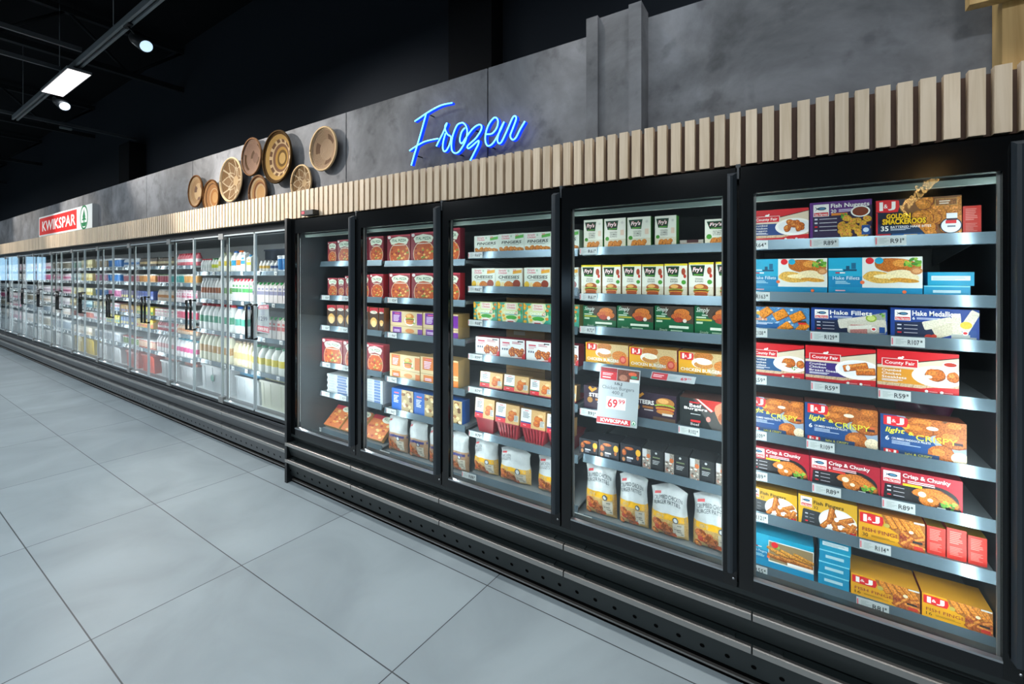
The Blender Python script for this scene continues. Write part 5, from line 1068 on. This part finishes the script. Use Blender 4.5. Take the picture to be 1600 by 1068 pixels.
seg(0, 424, 437, 407, 'bottle', '#d9dcda', '#39507a', '#e6e8ea', .052, 'small bottle with dark blue band on dairy top shelf', 'small blue-banded bottles')
seg(0, 407, 424, 407, 'bottle', '#d9dcda', '#c9a64a', '#e6e8ea', .052, 'small bottle with golden band on dairy top shelf', 'small gold-banded bottles')
seg(0, 390, 400, 398, 'carton', '#d8e0d8', '#b8c23a', '#3a8ab8', .075, 'white carton with lime green band on dairy top shelf', 'lime-banded cartons')
seg(0, 381, 390, 394, 'carton', '#e2e8ea', '#2e8ac8', '#dfe6ea', .075, 'white carton with sky blue band on dairy top shelf', 'sky-blue-banded cartons')
seg(0, 375, 381, 391, 'jug', '#dfe4e0', '#e07a2c', '#e0702a', .085, 'milk bottle with orange cap and band on dairy top shelf', 'orange-capped bottles')
seg(0, 365, 375, 392, 'jug', '#dfe4e0', '#2f9ac4', '#2a6ab8', .085, 'milk bottle with blue cap and band on dairy top shelf', 'blue-capped bottles on the top shelf')
seg(0, 347, 364, 394, 'jug', '#dfe3d2', '#c9b82a', '#c9cfa8', .10, 'tall bottle with yellow-green band on dairy top shelf', 'yellow-green-banded bottles')
seg(0, 333, 346, 403, 'bottle', '#e4e8e4', '#c8d23a', '#3a9a4a', .055, 'small white bottle with green cap on dairy top shelf', 'small green-capped bottles')
seg(0, 317, 332, 404, 'bottle', '#e8eae8', '#d6dcd8', '#c83a44', .055, 'small white bottle with red cap on dairy top shelf', 'small red-capped bottles')
seg(1, 401, 449, 442, 'carton', '#d6cfd0', '#6a6a92', '#2f9a4e', .072, 'tall beige carton with purple band, second dairy shelf', 'purple-banded cartons')
seg(1, 367, 400, 436, 'carton', '#e6e8ea', '#4fa65c', '#d23a4a', .062, 'slim white carton with red cap, second dairy shelf', 'slim red-capped cartons', seed=2)
seg(1, 350, 366, 434, 'bottle', '#e2e5e4', '#6f9a5a', '#dfe3e6', .065, 'white bottle with olive green band, second dairy shelf', 'olive-banded bottles')
seg(1, 317, 349, 434, 'bottle', '#e6e7e6', '#a8684a', '#e3e6ea', .065, 'white bottle with brown band, second dairy shelf', 'brown-banded bottles')
seg(2, 424, 449, 497, 'carton', '#d6cfcb', '#c85a58', '#2f9a4e', .072, 'beige carton with red band and green cap, third dairy shelf', 'red-banded cartons')
seg(2, 371, 393, 480, 'jug', '#e4e9e8', '#3f9f8a', '#2a6ab8', .098, 'milk bottle with blue cap, third dairy shelf', 'blue-capped milk bottles on the third shelf')
seg(2, 317, 370, 477, 'jug', '#e4e9e6', '#2f8f6a', '#c8303c', .098, 'milk bottle with red cap and green band, third dairy shelf', 'red-capped milk bottles')
seg(3, 400, 449, 545, 'jug', '#e3e9e2', '#d9c81e', '#1f8a5a', .105, 'milk bottle with yellow band and green cap, fourth dairy shelf', 'yellow-banded milk bottles')
seg(3, 368, 399, 536, 'bottle', '#e6dcb8', '#d8c078', '#8a7458', .075, 'cream yellow bottle with brown cap, fourth dairy shelf', 'cream bottles with brown caps')
seg(3, 317, 366, 524, 'jug', '#e3e2c4', '#b88a3a', '#c23a34', .092, 'bottle with brown and yellow band, fourth dairy shelf', 'brown and yellow banded bottles')
z = DROWS0[4]
m, c = proto_crate(.46, .2, .4, '#d3d8d8', '#b0b4a0'); t = m.obj('storage_crate', loc=(2.46, 3.62, z)); tag(t, 'pale plastic crate in the dairy corner against the freezer side', 'crate'); c.obj('crate_contents', t)
for (xa, xb, yt, col, lid, lb, sl_) in ((407, 448, 602, '#dfe2cf', '#b8b45a', 'pale cream plastic crate on the dairy floor deck, beside the freezer', None), (368, 405, 594, '#cfd8dc', '#3a9ac8', 'white plastic crate with blue contents on the dairy floor deck', None), (315, 360, 577, '#cbd3d6', '#8f9a9c', 'white plastic crate with round green seal on the dairy floor deck', '#4f9a86')):
    ya, yb = PY(2.25, xb), PY(2.25, xa); h = P(2.25, xb, yt)[1] - z; m, c = proto_crate(yb - ya - .02, h, .4, col, lid, sl_); t = m.obj('storage_crate', loc=(2.46, (ya + yb) / 2, z)); tag(t, lb, 'crate'); c.obj('crate_contents', t)
ya, yb = PY(2.4, 437), PY(2.4, 402)
m = MB().box(-.14, .14, ya, yb, 0, .10, 'matte', '#3a4250').box(-.15, .15, ya - .005, yb + .005, .09, .105, 'matte', '#4a5466')
tag(m.obj('storage_crate', loc=(2.62, 0, DROWS0[0] + .13)), 'dark blue crate behind the small bottles, dairy top shelf', 'crate')
m = MB().box(-.14, .14, ya, yb, 0, .125, 'matte', '#4b545c'); tag(m.obj('storage_crate', loc=(2.62, 0, DROWS0[0])), 'grey crate under the dark blue crate, dairy top shelf', 'crate')
def a_leaflet(A): A.r(.0, .84, 1, .98, '#d86a84'); A.t('SPECIAL', .1, .87, .9, .95, WHT, .04); A.t('12', .1, .42, .45, .58, '#4a5068', .03); A.t('99', .5, .42, .85, .58, '#4a5068', .03); A.lines(.2, .62, .8, .8, 3, '#9aa2b8'); A.r(0, .04, 1, .24, '#cf3a56'); A.t('KWIKSPAR', .06, .08, .94, .2, WHT, .04)
card_mesh(2.17, [(404, 476), (420, 475), (421, 522), (402, 518)], a_leaflet, 'price_card', 'white and pink price card hanging from the second dairy shelf', 'price card')

# further bays: every row of the photo as its own kind, getting simpler where it is only a few pixels tall
K = {'B': ('drink_bottle', 'bottle'), 'J': ('milk_bottle', 'bottle'), 'T': ('yoghurt_tub', 'tub'), 'C': ('milk_carton', 'carton'), 'X': ('dairy_box', 'box'), 'G': ('storage_crate', 'crate')}
BAYN = ['', 'second', 'third', 'fourth', 'fifth', 'sixth', 'seventh', 'eighth', 'ninth', 'tenth', 'eleventh']
SHN = ['top', 'second', 'third', 'fourth', 'fifth', 'sixth', 'bottom']
PAL = {
 1: [[('B', '#d8707a', '#e6e2e2', '#c83a48', .065, .13, 'pink and red bottle'), ('B', '#6a5a4a', '#d2c49a', '#3a3a3a', .045, .105, 'slim brown bottle')],
     [('T', '#e8e0cc', '#d8a05a', '#e8e8e0', .07, .095, 'orange-banded tub'), ('T', '#d8e6e2', '#4ab0ac', '#d8f0ec', .07, .095, 'teal-banded tub'), ('T', '#e6dcd8', '#cf6a7a', '#8cb46a', .07, .095, 'pink-banded tub')],
     [('C', '#e9dfe2', '#d8708c', '#e2c8d0', .065, .13, 'pink-banded carton'), ('B', '#e6d8c8', '#c8884a', '#e0e0e0', .055, .125, 'peach bottle')],
     [('T', '#eceaea', '#d84a6a', '#e8e8ea', .075, .10, 'white tub with red-pink band'), ('X', '#e4dcd0', '#d0a8b0', '#c85a6a', .09, .09, 'pale pink box')],
     [('B', '#d8bca0', '#d0823c', '#c8c8c8', .058, .13, 'amber bottle'), ('B', '#cf4a52', '#e8d8d8', '#e6e6e6', .055, .13, 'red and white bottle')],
     [('J', '#e9eaec', '#d84a8a', '#3aa0b8', .085, .2, 'white bottle with pink band'), ('J', '#eceaea', '#d89a9a', '#dcdcdc', .075, .2, 'tall white bottle')],
     [('G', '#c8ccce', '', '#c07a6a', .40, .19, 'clear crate')]],
 2: [[('B', '#4f463e', '#b8a47a', '#2f2f2f', .045, .11, 'slim dark bottle'), ('B', '#c8d4dc', '#3a7ab8', '#e0e8ee', .05, .11, 'slim blue bottle')],
     [('T', '#ead6c0', '#d89a5c', '#eeeeea', .07, .095, 'peach-banded tub'), ('T', '#e9d8da', '#c87a86', '#eeeeea', .07, .095, 'rose-banded tub')],
     [('X', '#4a62a8', '#b8c4e0', '#3a4a86', .085, .10, 'blue box'), ('X', '#5a4a8a', '#e0d06a', '#483a74', .085, .10, 'purple box')],
     [('X', '#d9c23a', '#3a8a5a', '#e6d86a', .09, .09, 'yellow and green box'), ('X', '#dfa03a', '#4a6ab8', '#e8c86a', .09, .09, 'orange box')],
     [('X', '#d8b83a', '#c85a3a', '#e8d27a', .09, .11, 'yellow and red box'), ('X', '#3f72b4', '#e0d06a', '#5a8ac8', .09, .11, 'blue and yellow box')],
     [('T', '#cf5a48', '#e6c0a8', '#dfe0e0', .085, .10, 'red tub'), ('T', '#dfe2e4', '#8aa85a', '#c8503c', .085, .10, 'white tub with green band')],
     [('G', '#c9503c', '', '#b0402e', .42, .2, 'red plastic crate')]],
 3: [[('T', '#c4ccd2', '#3a72b0', '#e6ebee', .085, .12, 'blue jar'), ('T', '#c8cfd2', '#9a8a70', '#d8d8d8', .085, .12, 'grey jar')],
     [('T', '#c0d2e2', '#2f7ac0', '#e8eef4', .10, .11, 'sky blue tub'), ('T', '#dcd8e0', '#b87a9a', '#eeeaf0', .085, .11, 'lilac tub')],
     [('T', '#e8e2ea', '#c878a4', '#e8f0f4', .08, .11, 'pink tub'), ('T', '#e2e8ec', '#5a8ac0', '#e8f0f4', .08, .11, 'pale blue tub')],
     [('X', '#d8dce0', '#6a8cb4', '#d07a8a', .085, .10, 'white box with blue band'), ('X', '#d2c09a', '#3f8a7a', '#e2d8a4', .085, .10, 'tan box')],
     [('X', '#d9cf5a', '#3f8aa8', '#e8e29a', .085, .12, 'yellow box'), ('X', '#e0e2e4', '#b0607a', '#e6e6ea', .085, .12, 'white box with rose band')],
     [('T', '#d0d6da', '#a0a8b0', '#e4e8ea', .10, .11, 'grey-white tub')],
     [('G', '#d2d6d8', '', '#9fb4c4', .42, .2, 'clear crate with pale goods')]],
 4: [[('X', '#d6cfa4', '#8a7a4a', '#e6e0b8', .09, .12, 'cream box'), ('T', '#d0d6d0', '#8ab0a0', '#e4eae4', .085, .11, 'mint tub')],
     [('X', '#d9cf9a', '#b89a3a', '#e8e2b4', .09, .11, 'pale yellow box'), ('X', '#b8d2d2', '#3f8a94', '#d0e4e4', .09, .11, 'teal box')],
     [('X', '#e2dca8', '#c8b03a', '#eeeacc', .09, .1, 'butter yellow box')], [('X', '#a8c4cc', '#3a7a94', '#c4dce2', .09, .1, 'blue-green box'), ('X', '#e0d07a', '#a87a2a', '#ece2a4', .09, .1, 'golden box')],
     [('T', '#d8dcda', '#c06a5a', '#e8ecea', .09, .11, 'white tub with red band')], [('X', '#dcd8c8', '#a88a5a', '#e8e4d8', .09, .11, 'beige box')], [('G', '#e0c23a', '', '#c8a82a', .42, .22, 'yellow crate')]]}
def gen(k):
    R = random.Random(k * 13); pk = [('#e6d2da', '#c86a90'), ('#dcd8dc', '#a89aa8'), ('#e8e4e0', '#c0a890'), ('#d0d8dc', '#8a9aa8'), ('#e2c8d0', '#b04a78'), ('#d8d4c8', '#8a8270')]
    rows = []
    for r in range(6): b_, n_ = pk[(R.randrange(6) if k > 6 else (0, 4, 1, 2, 3, 5)[(r + k) % 6])]; rows.append([('TXBTX'[R.randrange(5)], b_, n_, '#e6e8e8', .095, .11 if r < 5 else .15, 'pale coloured pack')])
    return rows + [[('G', '#ccd0d0', '', '#a8acac', .42, .2, 'clear crate')]]
def mk(kd, body, band, cap, pitch, h):
    if kd == 'B': return proto_bottle(pitch * .46, h, body, band, cap)
    if kd == 'J': return proto_bottle(pitch * .47, h, body, band, cap, sq=4)
    if kd == 'T': return proto_tub(pitch * .46, h, body, band, cap)
    if kd == 'C': return proto_carton(pitch * .92, h, body, band, cap)
    if kd == 'X': return proto_box(pitch * .93, h, body, band, cap)
    return proto_crate(pitch - .03, h, .4, body, cap)
for k in range(1, len(DBAY)):
    a, b = DBAY[k]; rows = PAL.get(k) or gen(k)
    for r, parts in enumerate(rows):
        L_ = (b - a - .03) / len(parts)
        for q, (kd, body, band, cap, pitch, h, desc) in enumerate(parts):
            if k > 5 and kd != 'G': pitch *= 1.25
            nm, ct = K[kd]; loc = '%s shelf of the %s dairy bay' % (SHN[r], BAYN[k])
            hmax = (DROWS[r - 1] if r else 1.93) - DROWS[r] - .06
            fill(mk(kd, body, band, cap, pitch, min(h * 1.12, hmax)), nm, ct, '%s on the %s' % (desc, loc), '%ss, %s' % (desc, loc), XI if kd != 'G' else 2.45, DROWS[r], a + .015 + q * L_, a + .015 + (q + 1) * L_ - .01, pitch, caps=k < 3 or kd == 'G', seed=k * 10 + r, part='cap' if kd in 'BJC' else 'lid' if kd == 'T' else 'crate_contents')
